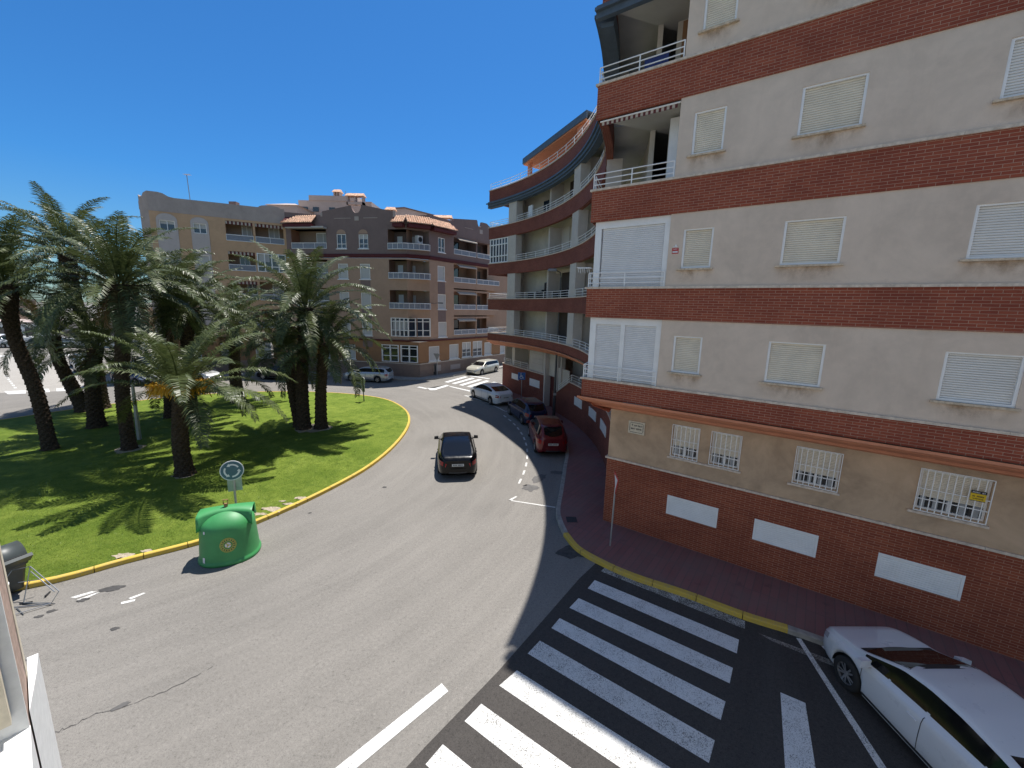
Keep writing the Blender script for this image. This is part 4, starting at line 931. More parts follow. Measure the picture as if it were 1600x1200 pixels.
# ground floor
mb = MB(); FF.wall(mb, 0, ff, 1.5, C1, [(12.4, 14.3, 1.6, 3.4, .2), (10.3, 12.2, 1.6, 3.35, .2), (6, 7.3, 1.7, 3.2, .12), (3, 4.3, 1.7, 3.2, .12)], 0, .2)
gfw = [(1.35, 2.85, 1.65, 3.2), (4.4, 5.85, 1.65, 3.25), (6.45, 7.95, 1.68, 3.38), (8.3, 10.0, 1.6, 3.4), (10.45, 11.8, 1.62, 3.15)]
RF.wall(mb, 0, 17, 1.5, C1, [(*g_, .14) for g_ in gfw]+[(13.6, 14.6, 1.6, 3.2, .14)], 0, .14); mb.build('wall', 'tanlow', cb_)
for i, g_ in enumerate(gfw+[(13.6, 14.6, 1.6, 3.2)]): win_far(cb_, RF, *g_, kind='grid' if i in (2, 3) else 'shutter')
for a, b in ((12.4, 14.3), (10.3, 12.2)):
    m = MB()
    for i in range(3): u = a+.05+(b-a-.1)*i/2; FF.box(m, u-.06, u+.06, 1.6, 3.38, -.12, .02)
    for z in (1.6, 2.2, 3.0, 3.3): FF.box(m, a, b, z, z+.07, -.11, .015)
    g2 = m.build('glazed_gallery', 'white_metal', cb_); m = MB(); FF.quad(m, a, b, 1.6, 3.4, -.13); m.build('pane', 'glass', g2)
for a, b in ((6, 7.3), (3, 4.3)): win_far(cb_, FF, a, b, 1.7, 3.2)
mb = MB(); FF.box(mb, 0, ff+.1, 0, 1.45, -.5, .1); RF.box(mb, -.05, 17, 0, 1.45, -.5, .1); mb.build('stone_base', 'stonebase', cb_)
mb = MB(); FF.box(mb, 0, ff+.12, 1.45, 1.52, -.3, .14); RF.box(mb, -.1, 17, 1.45, 1.52, -.3, .14); mb.build('ledge', 'ledge', cb_)
mb = MB(); RF.box(mb, 1.9, 2.9, .5, 1.15, .1, .16); RF.box(mb, 4.4, 6.0, .45, 1.0, .1, .14); mb.build('vent_panel', 'greyband', cb_)
mb = MB()
for z0, z1, o in ((3.75, 3.9, .12), (3.83, 3.9, .18), (12.06, 12.42, .08), (12.2, 12.3, .16)): 
    FF.box(mb, 0, 13.32, z0, z1, -.3, o); CF.box(mb, -.02, cl+.02, z0, z1, -.3, o+.003); RF.box(mb, 1.53, 14.8 if z0 < 5 else 11.6, z0, z1, -.3, o)
mb.build('cornice', 'maroon', cb_)
# right wing with open balconies
for zf, zt, mt in ((13.0, 14.75, 'mauve'), (10.05, 11.95, 'inner_far'), (7.1, 9.05, 'inner_far'), (4.3, 6.1, 'inner_far')):
    mb = MB(); RF.quad(mb, 5.1, 15, zf-.8, zt+.4, -1.5); mb.face([RF.P(5.1, zf-.8, 0), RF.P(5.1, zf-.8, -1.5), RF.P(5.1, zt+.4, -1.5), RF.P(5.1, zt+.4, 0)]); mb.build('back_wall', mt, cb_)
    m3 = 'mauve' if zf > 12 else 'brownwall'
    mb = MB(); RF.box(mb, 5.1, 8.78, zf-.65, zf, -1.5, -.02); RF.box(mb, 8.95, 13.2 if zf < 12 else 11.4, zf-.65, zf, -1.5, -.02)
    RF.box(mb, 8.78, 8.95, zf-.66, zt+.2, -1.5, .0); RF.box(mb, 5.1, 11.4, zt, zt+.2, -1.5, -.03); mb.build('balcony', m3, cb_)
    rail_far(cb_, [RF.P(5.15, 0, 0), RF.P(8.75, 0, 0)], zf+.02, zf+.52, 1.0); rail_far(cb_, [RF.P(9.0, 0, 0), RF.P(13.15 if zf < 12 else 11.3, 0, 0)], zf+.02, zf+.52, 1.0)
    for u in (6.2, 10.0): mb = MB(); RF.box(mb, u, u+1.2, zf, zf+1.6, -1.49, -1.44); mb.build('balcony_door', 'glass' if u < 7 else 'door_dark', cb_)
    mb = MB(); c = [RF.P(5.6, zt, -.1), RF.P(8.6, zt, -.1), RF.P(8.6, zt-.22, .35), RF.P(5.6, zt-.22, .35)]; mb.face(c); mb.face([c[3], c[2], c[2]-Vector((0, 0, .1)), c[3]-Vector((0, 0, .1))]); mb.build('awning', 'awning', cb_)
mb = MB(); RF.wall(mb, 11.6, 21, 3.9, 15.5, [], -.7); RF.wall(mb, 11.6, 21, 0, 3.9, [], -.72); mb.face([RF.P(21, 0, -.7), RF.P(21, 0, -8), RF.P(21, 15.5, -8), RF.P(21, 15.5, -.7)]); mb.build('wall', 'brownwall', cb_)
# gables and parapets
def gable(fr, pts, th, mat, par=cb_, name='parapet', w=0):
    m = MB(); f = [fr.P(u, z, w) for u, z in pts]; b = [fr.P(u, z, w-th) for u, z in pts]
    m.face(f, 0, pts); m.face(b[::-1], 0, pts)
    for i in range(len(f)): k = (i+1) % len(f); m.face([f[i], f[k], b[k], b[i]])
    return m.build(name, mat, par)
arcn = [(8.05+.53*math.cos(PI+PI*k/8), 17.07+.75*math.sin(PI+PI*k/8)) for k in range(9)]
gable(FF, [(0, 15.0), (13.3, 15.0), (13.3, 15.6), (12.2, 16.0), (12.1, 16.45), (11.6, 16.5)]+arcn[::-1][:0]+[(8.6, 17.1)]+arcn[::-1][1:-1]+[(7.5, 17.06), (4.3, 16.55), (4.1, 16.2), (0, 16.55)], .3, 'mauve', w=.004)
gable(CF, [(0, 14.95), (cl, 14.95), (cl, 16.35), (0, 15.9)], .3, 'mauve')
gable(RF, [(1.55, 14.95), (5.1, 14.95), (5.1, 16.3), (1.55, 16.4)], .3, 'mauve')
arc2 = [(9.33+.4*math.cos(PI+PI*k/8), 17.0+.6*math.sin(PI+PI*k/8)) for k in range(9)]
gable(RF, [(5.1, 14.9), (11.6, 14.9), (11.6, 16.5), (10.6, 17.0)]+[(u+.0, z) for u, z in arc2[::-1]]+[(8.8, 17.1), (5.1, 16.6)], .3, 'mauve', w=.01)
mb = MB(); FF.box(mb, 5.6, 7.4, 15.82, 15.88, 0, .03); FF.box(mb, 8.8, 10.3, 15.82, 15.88, 0, .03); FF.box(mb, 7.85, 8.3, 15.6, 16.0, 0, .05); RF.box(mb, 6.8, 8.2, 15.95, 16.0, .01, .04); RF.box(mb, 9.3, 9.8, 15.7, 16.15, .01, .05)
FF.box(mb, 4.1, 4.3, 16.05, 16.4, -.05, .03); FF.box(mb, 11.95, 12.2, 15.9, 16.45, -.1, .03); mb.build('stone_trim', 'greyband', cb_)
def tiled(fr, u0, u1, z0, z1, w0, w1, par=cb_, h0=.6, h1=.6):
    # pantile canopy: round tile rows running down the slope, hipped at the ends
    m = MB(); n = max(3, int((u1-u0)/.22)); rows = 6
    for i in range(n):
        uc = u0+(u1-u0)*(i+.5)/n; hw = (u1-u0)/n/2
        def top(u, s): 
            k = min(1, (u-u0)/h0 if h0 else 1, (u1-u)/h1 if h1 else 1); return max(.12, min(1, k))
        lim = top(uc, 0)
        for j in range(rows):
            s0, s1 = j/rows*lim, (j+1)/rows*lim
            for a in range(5):
                t0, t1 = PI*a/5, PI*(a+1)/5
                def p(t, s, lift): return fr.P(uc-hw*math.cos(t), z0+(z1-z0)*s+.11*math.sin(t)+lift, w1+(w0-w1)*s)
                m.face([p(t0, s0, .03), p(t1, s0, .03), p(t1, s1, 0), p(t0, s1, 0)], 0)
            m.face([p(PI*k/5, s0, .03) for k in range(6)], 0)
    o = m.build('tiled_canopy', 'tile', par)
    m = MB(); m.face([fr.P(u0, z0-.02, w1), fr.P(u1, z0-.02, w1), fr.P(u1, z1-.05, w0), fr.P(u0, z1-.05, w0)]); fr.box(m, u0+.15, u1-.15, z0-.35, z0-.03, w0-.05, w1-.12); m.build('eaves_board', 'maroon', o)
tiled(FF, .1, 3.6, 15.3, 16.1, .05, .9, h0=1.3, h1=0)
tiled(FF, 12.0, 13.35, 15.25, 15.95, .05, .8, h0=.3, h1=0); tiled(CF, -.1, cl+.1, 15.25, 16.0, .05, .8, h0=0, h1=0); tiled(RF, 1.5, 5.0, 15.2, 15.95, .05, .8, h0=0, h1=.6)
mb = MB(); mb.face([FF.P(0, 15, -.2), FF.P(ff, 15, -.2), RF.P(15, 15, -.2), RF.P(15, 15, -14), FF.P(0, 15, -16)]); mb.build('roof', 'greyband', cb_)
mb = MB(); FF.box(mb, .5, 4.7, 14.85, 15.0, -1.3, .75); mb.build('balcony_ceiling', 'soffit', cb_)
# roof-top storey and chimneys behind the gables
def blockat(x0, x1, y0, y1, z0, z1, mat, name='roof_room', par=cb_):
    m = MB(); m.box(x0, x1, y0, y1, z0, z1); return m.build(name, mat, par)
rr = blockat(-25.6, -17.0, 52, 60, 15, 19.25, 'pink'); blockat(-24.3, -18.6, 51.9, 60.1, 19.25, 19.8, 'pink', 'parapet', cb_)
for x in (-25.2, -23.9, -22.0): blockat(x, x+.7, 51.93, 51.99, 18.0, 18.5, 'glass', 'roof_window')
blockat(-15.3, -8.6, 52, 60, 15, 17.7, 'pink')
gable(Fr((-15.3, 51.9), (1, 0), (0, -1)), [(0, 17.7), (6.7, 17.4), (6.7, 17.6), (2.2, 18.6), (.9, 18.5), (0, 18.1)], 8, 'pink', name='roof_gable')
mb = MB(); g3 = Fr((-15.3, 51.9), (1, 0), (0, -1))
for (u0, z0, u1, z1) in ((0, 18.1, .9, 18.52), (.9, 18.52, 2.2, 18.62), (2.2, 18.62, 6.9, 17.58)): g3_ = [g3.P(u0, z0, .15), g3.P(u1, z1, .15), g3.P(u1, z1+.1, .15), g3.P(u0, z0+.1, .15)]; mb.hexa(g3_+[q+Vector((0, 8, 0)) for q in g3_])
mb.build('roof_edge', 'mauve', cb_)
def chimney(x, y, z, w, h, mat, openings=True):
    m = MB()
    for dx in (-w/2, w/2-.15): m.box(x+dx, x+dx+.15, y-.35, y+.35, z, z+h)
    m.box(x-.06, x+.06, y-.3, y+.3, z, z+h); m.box(x-w/2, x+w/2, y-.35, y+.35, z, z+h*.3)
    c = m.build('chimney', mat, cb_); m = MB(); zz = z+h
    m.hexa([(x-w/2-.12, y-.5, zz), (x+w/2+.12, y-.5, zz), (x+w/2+.12, y+.5, zz), (x-w/2-.12, y+.5, zz), (x-w/2, y-.05, zz+.35), (x+w/2, y-.05, zz+.35), (x+w/2, y+.05, zz+.35), (x-w/2, y+.05, zz+.35)])
    m.build('chimney_cap', 'tile', c)
chimney(-21.3, 53, 19.7, .8, .7, 'pink'); chimney(-18.1, 50, 18.4, 1.9, .9, 'greyband'); chimney(-13.6, 48, 16.5, .9, 1.0, 'pink'); chimney(-8.3, 50, 16.4, 2.0, .8, 'greyband')
mb = MB(); mb.tube([(-20.4, 53, 19.7), (-20.4, 53, 20.6)], .03, 4); mb.build('roof_aerial', 'steel', cb_)
mb = MB(); p = RF.P(1.9, 7.6, .0); mb.tube([RF.P(1.75, 7.7, 0), RF.P(1.75, 7.7, .35), RF.P(2.6, 7.75, .5)], .03, 5); mb.box(RF.P(2.6, 0, .5).x-.25, RF.P(2.6, 0, .5).x+.25, RF.P(2.6, 0, .5).y-.1, RF.P(2.6, 0, .5).y+.1, 7.68, 7.8)
tag(mb.build('wall_lamp', 'pole_dark'), 'dark bracket street light fixed to the brown corner building', 'street lamp')

# --- tan building on the left
tb = thing('tan_building', (-28, 43.5, 0), 'tan apartment building with arched grey window strips and a curved grey parapet behind the palms', 'building')
LH = []
for z in (13.7, 10.8, 7.9): LH += [(.3, 1.45, z, z+.92, .15), (2.8, 3.85, z, z+.92, .15)]
for zf, a in ((13.3, 1), (10.45, 1), (7.6, 1), (4.75, 1)): LH += [(5.37, 7.65, zf, zf+1.85, 1.3), (7.85, 10.35, zf, zf+1.85, 1.3)]
mb = MB(); LF.wall(mb, -.35, lf, 3.75, 15.4, LH, 0, .15); mb.build('wall', 'tanwall', tb)
for z in (13.7, 10.8, 7.9):
    for u0, u1 in ((.3, 1.45), (2.8, 3.85)):
        win_far(tb, LF, u0, u1, z, z+.92, 'pane' if z > 13 else 'shutter', .15, sill=False, shut=.35 if u0 < 2 else .5)
mb = MB()
for c, r in ((.87, .78), (3.32, .7)):
    Hs = [(c-.58, c+.58, z, z+.92) for z in (13.7, 10.8, 7.9)]
    Hs = [(h[0] if c < 2 else 2.8, h[1] if c < 2 else 3.85, h[2], h[3]) for h in Hs]
    LF.wall(mb, c-r, c+r, 5, 14.64, Hs, .03, .03)
    mb.face([LF.P(c+r*math.cos(PI*k/12), 14.64+r*.75*math.sin(PI*k/12), .03) for k in range(13)])
mb.build('arched_strip', 'strip_grey', tb)
for i, zf in enumerate((13.3, 10.45, 7.6, 4.75)):
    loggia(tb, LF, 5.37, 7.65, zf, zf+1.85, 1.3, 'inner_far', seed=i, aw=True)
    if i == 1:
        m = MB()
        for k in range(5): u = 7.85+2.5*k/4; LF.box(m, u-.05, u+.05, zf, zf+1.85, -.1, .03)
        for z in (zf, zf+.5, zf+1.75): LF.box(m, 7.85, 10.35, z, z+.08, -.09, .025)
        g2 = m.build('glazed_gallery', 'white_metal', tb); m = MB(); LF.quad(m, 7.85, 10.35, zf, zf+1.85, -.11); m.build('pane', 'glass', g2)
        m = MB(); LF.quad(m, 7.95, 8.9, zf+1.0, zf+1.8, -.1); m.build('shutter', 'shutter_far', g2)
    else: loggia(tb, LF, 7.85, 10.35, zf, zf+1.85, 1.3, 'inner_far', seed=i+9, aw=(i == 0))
mb = MB(); LF.wall(mb, -.35, lf, 1.4, 3.75, [(1, 2.4, 1.6, 3.2, .14), (4, 5.4, 1.6, 3.2, .14), (7, 8.6, 1.6, 3.2, .14)], .005); mb.build('wall', 'tanlow', tb)
for u in (1, 4, 7): win_far(tb, LF, u, u+1.4, 1.6, 3.2)
mb = MB(); LF.box(mb, -.35, lf, 0, 1.4, -.4, .06); mb.build('stone_base', 'stonebase', tb)
mb = MB(); LF.box(mb, -.3, lf, 3.7, 3.85, -.1, .1); mb.build('cornice', 'maroon', tb)
pts = [(-.35, 15.35), (lf, 15.35), (lf, 16.85), (10.25, 16.8), (10.2, 16.75)]+[(9.3-1.0*math.cos(PI*k/8)*-1, 16.72+.28*math.sin(PI*k/8)) for k in range(1, 8)]+[(8.25, 16.72), (4, 16.68), (1.6, 16.65), (1.2, 16.72), (.8, 16.95), (.45, 17.02), (-.35, 17.02)]
gable(LF, pts, .3, 'greyband', tb, w=.02)
# side street face and corner pilaster
SF = Fr(I_+LF.t*-.35, (-5.5, 8.5), (-.84, -.54)); 
ch = Fr(I_+LF.t*-.35, Vector((-.8, -.18, 0)), (.2, -1)); 
cp = I_+LF.t*-.35+Vector((-.75, -.05, 0)); SF = Fr(cp, (-5.0, 8.0), (-.84, -.54)); CH = Fr(cp, I_+LF.t*-.35-cp, (.05, -1)); chl = (I_+LF.t*-.35-cp).length
mb = MB(); CH.wall(mb, 0, chl, 0, 16.4); mb.build('wall', 'greyband', tb)
gable(CH, [(0, 16.4), (chl, 16.4), (chl, 17.02), (.45, 16.85), (.3, 16.55), (.1, 16.5), (0, 16.65)], .3, 'greyband', tb)
mb = MB(); SF.wall(mb, 0, 26, 0, 15.4, [(2+3.2*k, 3.2+3.2*k, z, z+1.4, .15) for k in range(7) for z in (4.7, 7.6, 10.5, 13.3)]); mb.build('wall', 'tanwall', tb)
mb = MB(); SF.box(mb, 0, 26, 15.4, 16.1, -.3, .03); mb.build('parapet', 'greyband', tb)
mb = MB(); SF.quad(mb, 0, 26, 4, 15, -.16); mb.build('shutter', 'shutter_far', tb)
mb = MB(); mb.face([LF.P(-.3, 15.9, -.2), LF.P(lf, 15.9, -.2), LF.P(lf, 15.9, -16), SF.P(26, 15.9, -1), SF.P(0, 15.9, -.2)]); mb.build('roof', 'greyband', tb)
mb = MB(); a = I_+LF.t*2.6-LF.n*2; mb.tube([a+Vector((0, 0, 15.9)), a+Vector((-.1, 0, 19.3))], .035, 5); mb.tube([a+Vector((-.35, 0, 19.3)), a+Vector((.25, 0, 19.35))], .02, 4)
for k in range(5): mb.tube([a+Vector((-.3+.12*k, -.25, 19.3)), a+Vector((-.3+.12*k, .25, 19.3))], .012, 4)
tag(mb.build('roof_aerial', 'steel', None), 'tall thin television aerial on the roof of the tan building', 'aerial')
mb = MB(); a = SF.P(2, 16.1, -1); mb.tube([a, a+Vector((0, 0, 1.3))], .03, 4); mb.tube([a+Vector((-.3, 0, 1.25)), a+Vector((.3, 0, 1.3))], .02, 4); tag(mb.build('roof_aerial', 'steel'), 'short aerial at the far left end of the tan building roof', 'aerial')
mb = MB(); a = I_+LF.t*6.2-LF.n*1.5; mb.box(a.x-.35, a.x+.35, a.y-.3, a.y+.3, 15.9, 17.2); mb.build('chimney', 'mauve', tb)
mb = MB(); mb.box(-27.3, -24.0, 48.5, 52, 15.9, 17.9); mb.hexa([(-27.5, 48.3, 17.9), (-23.8, 48.3, 17.9), (-23.8, 52, 17.9), (-27.5, 52, 17.9), (-26, 50, 18.4), (-25, 50, 18.4), (-25, 50.3, 18.4), (-26, 50.3, 18.4)]); mb.build('roof_room', 'pink', tb)
# pavement round the far buildings
def fw(fr, u, w): p = fr.P(u, 0, w); return Vector((p.x, p.y, 0))
pv = [fw(SF, 26, 2.0), fw(SF, 1.0, 2.0), fw(LF, -.6, 1.9), fw(LF, 6, 1.75), fw(LF, lf, 1.5), fw(FF, 4, 1.6), fw(FF, 11, 1.6), fw(FF, ff-.5, 1.7), fw(RF, .6, 1.6), fw(RF, 4, 1.6), fw(RF, 20, 1.6)]
pvs = smooth_open(pv, 4); kerb('pavement_kerb', pvs, 'kerb_grey', .13, .16, side=-1)
flat('pavement', off(pvs, -1)+[fw(RF, 20, -3), fw(FF, 4, -3), fw(LF, 4, -3), fw(SF, 26, -3)], .122, 'kerb_grey')
# distant houses and a low wall at the end of the left street
def house(x0, x1, y0, y1, h, mat, label, wins=3):
    t = thing('distant_house', ((x0+x1)/2, y0, 0), label, 'house', 'low buildings beyond the left street'); m = MB(); m.box(x0, x1, y0, y1, 0, h); m.build('wall', mat, t)
    m = MB(); m.box(x0-.15, x1+.15, y0-.15, y1, h, h+.3); m.build('roof', 'greyband', t)
    for i in range(wins):
        u = x0+(x1-x0)*(i+.35)/wins; m = MB(); m.box(u, u+1.3, y0-.05, y0-.01, 1.0, min(h-.5, 2.6)); m.build('window', 'glass', t)
house(-84, -72, 64, 74, 3.2, 'render_white', 'low white house at the far left end of the street'); house(-71, -62, 66, 76, 3.6, 'pink', 'low pinkish house beside the low white house in the distance'); house(-61, -50, 70, 82, 6.0, 'tanwall', 'two storey tan house in the distance behind the parked cars', 4)
house(-112, -88, 60, 78, 6.5, 'brownwall', 'large brown house at the distant left edge', 5)
mb = MB(); mb.box(-90, -55, 62.5, 62.8, 0, 1.3); 
for i in range(30): mb.box(-90+i*1.17, -89.7+i*1.17, 62.45, 62.85, 1.3, 1.5)
tag(mb.build('boundary_wall', 'render_white'), 'low white boundary wall in the distance at the end of the left street', 'wall')

# ---------------------------------------------------------------- palms
def trunk_mesh(mb, P, r0, r1, bulge=0, seed=0, top=1.0):
    rnd = random.Random(seed); P = smooth_open(P, 10); n = 28
    L = [0]
    for a, b in zip(P, P[1:]): L.append(L[-1]+(b-a).length)
    tot = L[-1]; rows = int(tot/.045); rings = []
    for i in range(rows+1):
        s = i/rows*tot; k = max(j for j in range(len(L)) if L[j] <= s+1e-9); k = min(k, len(P)-2); f = (s-L[k])/max(1e-6, L[k+1]-L[k]); c = P[k].lerp(P[k+1], f)
        q = s/tot; r = r0+(r1-r0)*q
        r += .28*r0*math.exp(-s/.25)
        if bulge: r += bulge*max(0, (q-.72)/.28)**1.3
        ring = []
        for j in range(n):
            a = 2*PI*j/n
            row = int(s/.135); ph = ((a/(2*PI)*7+(row % 2)*.5) % 1)-.5; v = (s/.135 % 1)
            d = .15*(1-abs(ph)*2)*(1-v)*1.25-.06+rnd.uniform(-.025, .025)
            rr = r*(1+d); ring.append(c+Vector((math.cos(a)*rr, math.sin(a)*rr, 0)))
        rings.append(ring)
    for i in range(rows):
        for j in range(n): mb.face([rings[i][j], rings[i][(j+1) % n], rings[i+1][(j+1) % n], rings[i+1][j]], 0, [(0, 0)]*4)
    mb.face(rings[-1], 0, [(0, 0)]*n)
def frond(mb, base, az, el, L, droop, seed, lw=.48, dens=1.0, twist=0.0, dead=False):
    rnd = random.Random(seed); N = 16; pts = [Vector(base)]; d = None; dirs = []
    azz = az
    for i in range(N):
        s = (i+.5)/N; e = el-droop*(s**1.35); azz = az+twist*s
        d = Vector((math.cos(azz)*math.cos(e), math.sin(azz)*math.cos(e), math.sin(e))); dirs.append(d); pts.append(pts[-1]+d*(L/N))
    for i in range(N):
        r = .028*(1-i/N)+.006; r2 = .028*(1-(i+1)/N)+.006; d = dirs[i]; side = d.cross(Vector((0, 0, 1)))
        if side.length < .05: side = Vector((-math.sin(az), math.cos(az), 0))
        side.normalize(); up = side.cross(d)
        a, b = pts[i], pts[i+1]
        mb.face([a-side*r, b-side*r2, b+up*r2, a+up*r], 1, [(0, 0)]*4); mb.face([a+side*r, b+side*r2, b+up*r2, a+up*r], 1, [(0, 0)]*4); mb.face([a-side*r, b-side*r2, b+side*r2, a+side*r], 1, [(0, 0)]*4)
    n = int(L*17*dens)
    for i in range(n):
        s = .1+.9*(i+.5)/n; k = min(N-1, int(s*N)); f = s*N-k; p = pts[k].lerp(pts[k+1], f); d = dirs[k]
        side = d.cross(Vector((0, 0, 1)))
        if side.length < .05: side = Vector((-math.sin(az), math.cos(az), 0))
        side.normalize(); up = side.cross(d)
        l = lw*(min(1, (s+.02)/.35)**.6)*(1-max(0, s-.72)/.28*.62)
        for sg in (-1, 1):
            ll = l*rnd.uniform(.82, 1.12); fwd = .3+.42*s+rnd.uniform(-.1, .1); u_ = .42-.35*s+rnd.uniform(-.12, .16)
            v = (side*sg*1.0+d*fwd+up*u_).normalized(); q = p+Vector((rnd.uniform(-.01, .01),)*3); m = q+v*ll*.55; e_ = q+(v+Vector((0, 0, -.2-.2*rnd.random()))).normalized()*ll
            nn = v.cross(up+side*rnd.uniform(-.5, .5)).normalized()*.024
            mb.face([q-nn*.6, m-nn, m+nn, q+nn*.6], 0, [(0, 0)]*4); mb.face([m-nn, e_, m+nn], 0, [(0, 0)]*3)
def palm(label, path, r0, r1, fr_len, nf, seed, bulge=0, fruit=False, dead=0, droop=1.85, up=0, lw=.56, group='date palms on the roundabout lawn', elmin=-.05):
    rnd = random.Random(seed); base = Vector(path[0]); root_ = thing('palm_tree', tuple(base), label, 'palm tree', group)
    mb = MB(); trunk_mesh(mb, path, r0, r1, bulge, seed); mb.build('trunk', 'trunk', root_, recalc=False)
    top = Vector(path[-1]); mb = MB()
    nf = int(nf*.66)
    for i in range(nf):
        q = (i+.5)/nf; el = elmin+(1.45-elmin)*q**1.3  # low fronds first
        az = i*2.39996+rnd.uniform(-.28, .28)+seed
        if seed == 3 and q < .5 and math.sin(az) < -.72: az += 1.5
        if seed == 41 and q < .4 and abs(math.sin(az)) > .5 and math.sin(az) > 0: continue
        Lf = fr_len*1.16*rnd.uniform(.85, 1.1)*(1-.18*max(0, q-.8)/.2); dr = droop*rnd.uniform(.75, 1.15)*(1.0-.45*q)
        b = top+Vector((math.cos(az)*r1*.7, math.sin(az)*r1*.7, -.35+.5*q))
        frond(mb, b, az, el, Lf, dr, seed*1000+i, lw, 1.0, rnd.uniform(-.25, .25))
    mb.build('crown', ['leaf', 'leaf'], root_, recalc=False)
    if dead:
        mb = MB()
        for i in range(dead):
            az = i*2.39996*1.3+seed; b = top+Vector((math.cos(az)*r1, math.sin(az)*r1, -.45)); frond(mb, b, az, -.7-rnd.random()*.5, fr_len*rnd.uniform(.35, .6), .7, seed*77+i, lw*.7, .6)
        mb.build('dead_fronds', ['leaf_dead', 'leaf_dead'], root_, recalc=False)
    if fruit:
        mb = MB()
        for i in range(12):
            az = -2.9+i*.52+rnd.uniform(-.1, .1); b = top+Vector((math.cos(az)*.1, math.sin(az)*.1, -.05)); el = 1.15; Lf = rnd.uniform(.65, .95)
            N = 8; p = b; P = [p]
            for k in range(N):
                e = el-1.35*(k/N)**1.1; p = p+Vector((math.cos(az)*math.cos(e), math.sin(az)*math.cos(e), math.sin(e)))*Lf/N; P.append(p)
            mb.tube(P, .02, 5, 0, True, .012)
            for k in range(80):
                q = P[-1]+(P[-2]-P[-1])*rnd.uniform(-.2, 1.6); a2 = rnd.uniform(0, 2*PI); out = Vector((math.cos(a2), math.sin(a2), rnd.uniform(-.7, .5)))*rnd.uniform(.1, .3)+Vector((math.cos(az), math.sin(az), 0))*.08
                m = q+out; e_ = m+out*.5+Vector((0, 0, -rnd.uniform(.12, .3))); nn = Vector((.017, .0, .014)) if k % 2 else Vector((.006, .018, .008))
                mb.face([q-nn, m-nn, m+nn, q+nn], 0, [(0, 0)]*4); mb.face([m-nn, e_-nn, e_+nn, m+nn], 0, [(0, 0)]*4)
        mb.build('fruit_stalks', 'fruit', root_, recalc=False)
    return root_
gz = .12
palm('short palm nearest the camera with orange fruit stalks under its crown', [(-13.92, 16.87, gz), (-13.95, 16.87, 1.6), (-13.72, 16.87, 3.7)], .31, .27, 3.6, 44, 3, 0, True, 0, 1.75, lw=.56, elmin=.3)
palm('tall leaning palm at the left edge of the photo', [(-22.55, 19.48, gz), (-22.75, 19.5, 3.0), (-23.3, 19.5, 5.6), (-23.2, 19.48, 8.0)], .27, .26, 3.5, 58, 11, .14, False, 4)
palm('short palm whose trunk leans far to the left near the back kerb', [(-28.0, 26.6, gz), (-28.7, 26.7, 1.6), (-29.4, 26.8, 3.4), (-29.6, 26.86, 5.0)], .42, .28, 3.1, 44, 5, .08, False, 0)
palm('tallest palm, with upright fronds standing clear against the sky', [(-27.6, 27.4, gz), (-27.7, 27.4, 4), (-28.3, 27.4, 7.5), (-28.4, 27.4, 10.2)], .34, .3, 4.2, 62, 8, .16, False, 4, up=.3)
palm('low palm with a skirt of brown dead fronds between the taller trunks', [(-23.94, 23.22, gz), (-23.8, 23.2, 2.5), (-23.3, 23.22, 4.7)], .38, .3, 2.7, 40, 13, .05, False, 14)
palm('thick palm with a dark boot of cut leaf bases under a huge crown', [(-18.92, 19.75, gz), (-18.85, 19.75, 3.0), (-18.4, 19.75, 6.0), (-18.2, 19.75, 8.1)], .27, .3, 3.9, 74, 17, .42, False, 6)
palm('palm standing behind the short fruiting palm, left of its trunk', [(-21.6, 25.6, gz), (-21.5, 25.8, 4), (-21.1, 26.0, 7.8)], .3, .28, 3.7, 60, 19, .2, False, 4)
palm('palm close behind the short fruiting palm, right of its trunk', [(-19.3, 24.42, gz), (-19.2, 24.42, 3.5), (-18.9, 24.42, 6.9)], .33, .3, 3.5, 56, 23, .26, False, 5)
palm('palm at the back of the lawn with a bare curved trunk', [(-20.25, 30.17, gz), (-20.3, 30.17, 2.5), (-20.0, 30.17, 5.9)], .42, .3, 3.7, 50, 29, .05, False, 0)
palm('taller left palm of the close pair on the right of the lawn', [(-12.3, 23.9, gz), (-12.25, 23.95, 3.0), (-11.75, 23.94, 7.2)], .36, .28, 4.0, 56, 31, .1, False, 4, up=.2)
palm('left rear stem of the close palm pair, with lower hanging crown', [(-12.75, 24.3, gz), (-13.1, 24.4, 2.5), (-13.2, 24.5, 4.6)], .3, .26, 3.0, 30, 37, 0, False, 0, elmin=.1)
palm('shorter right palm of the close pair on the lawn', [(-11.35, 24.05, gz), (-11.2, 24.03, 2.6), (-10.85, 24.02, 5.2)], .33, .28, 3.4, 48, 41, .05, False, 3)

# grass blades over the nearer lawn
mb = MB(); rnd = random.Random(99)
def inside(P, x, y):
    c = False; j = len(P)-1
    for i in range(len(P)):
        if ((P[i].y > y) != (P[j].y > y)) and (x < (P[j].x-P[i].x)*(y-P[i].y)/(P[j].y-P[i].y)+P[i].x): c = not c
        j = i
    return c
inner = [p+(Vector((-18.3, 21.3, 0))-p).normalized()*.16 for p in isl]
GV = []; GF = []
while len(GF) < 42000:
    y = 8.4+12*rnd.random()**1.7; x = rnd.uniform(-19, -6.6)
    if not inside(inner, x, y): continue
    h = rnd.uniform(.012, .03); a = rnd.uniform(0, 2*PI); wd = .008+.003*(y-8)/6; lx, ly = rnd.uniform(-.03, .03), rnd.uniform(-.03, .03)
    i0 = len(GV); GV += [(x-wd*math.cos(a), y-wd*math.sin(a), .12), (x+wd*math.cos(a), y+wd*math.sin(a), .12), (x+lx, y+ly, .125+h)]; GF.append((i0, i0+1, i0+2))
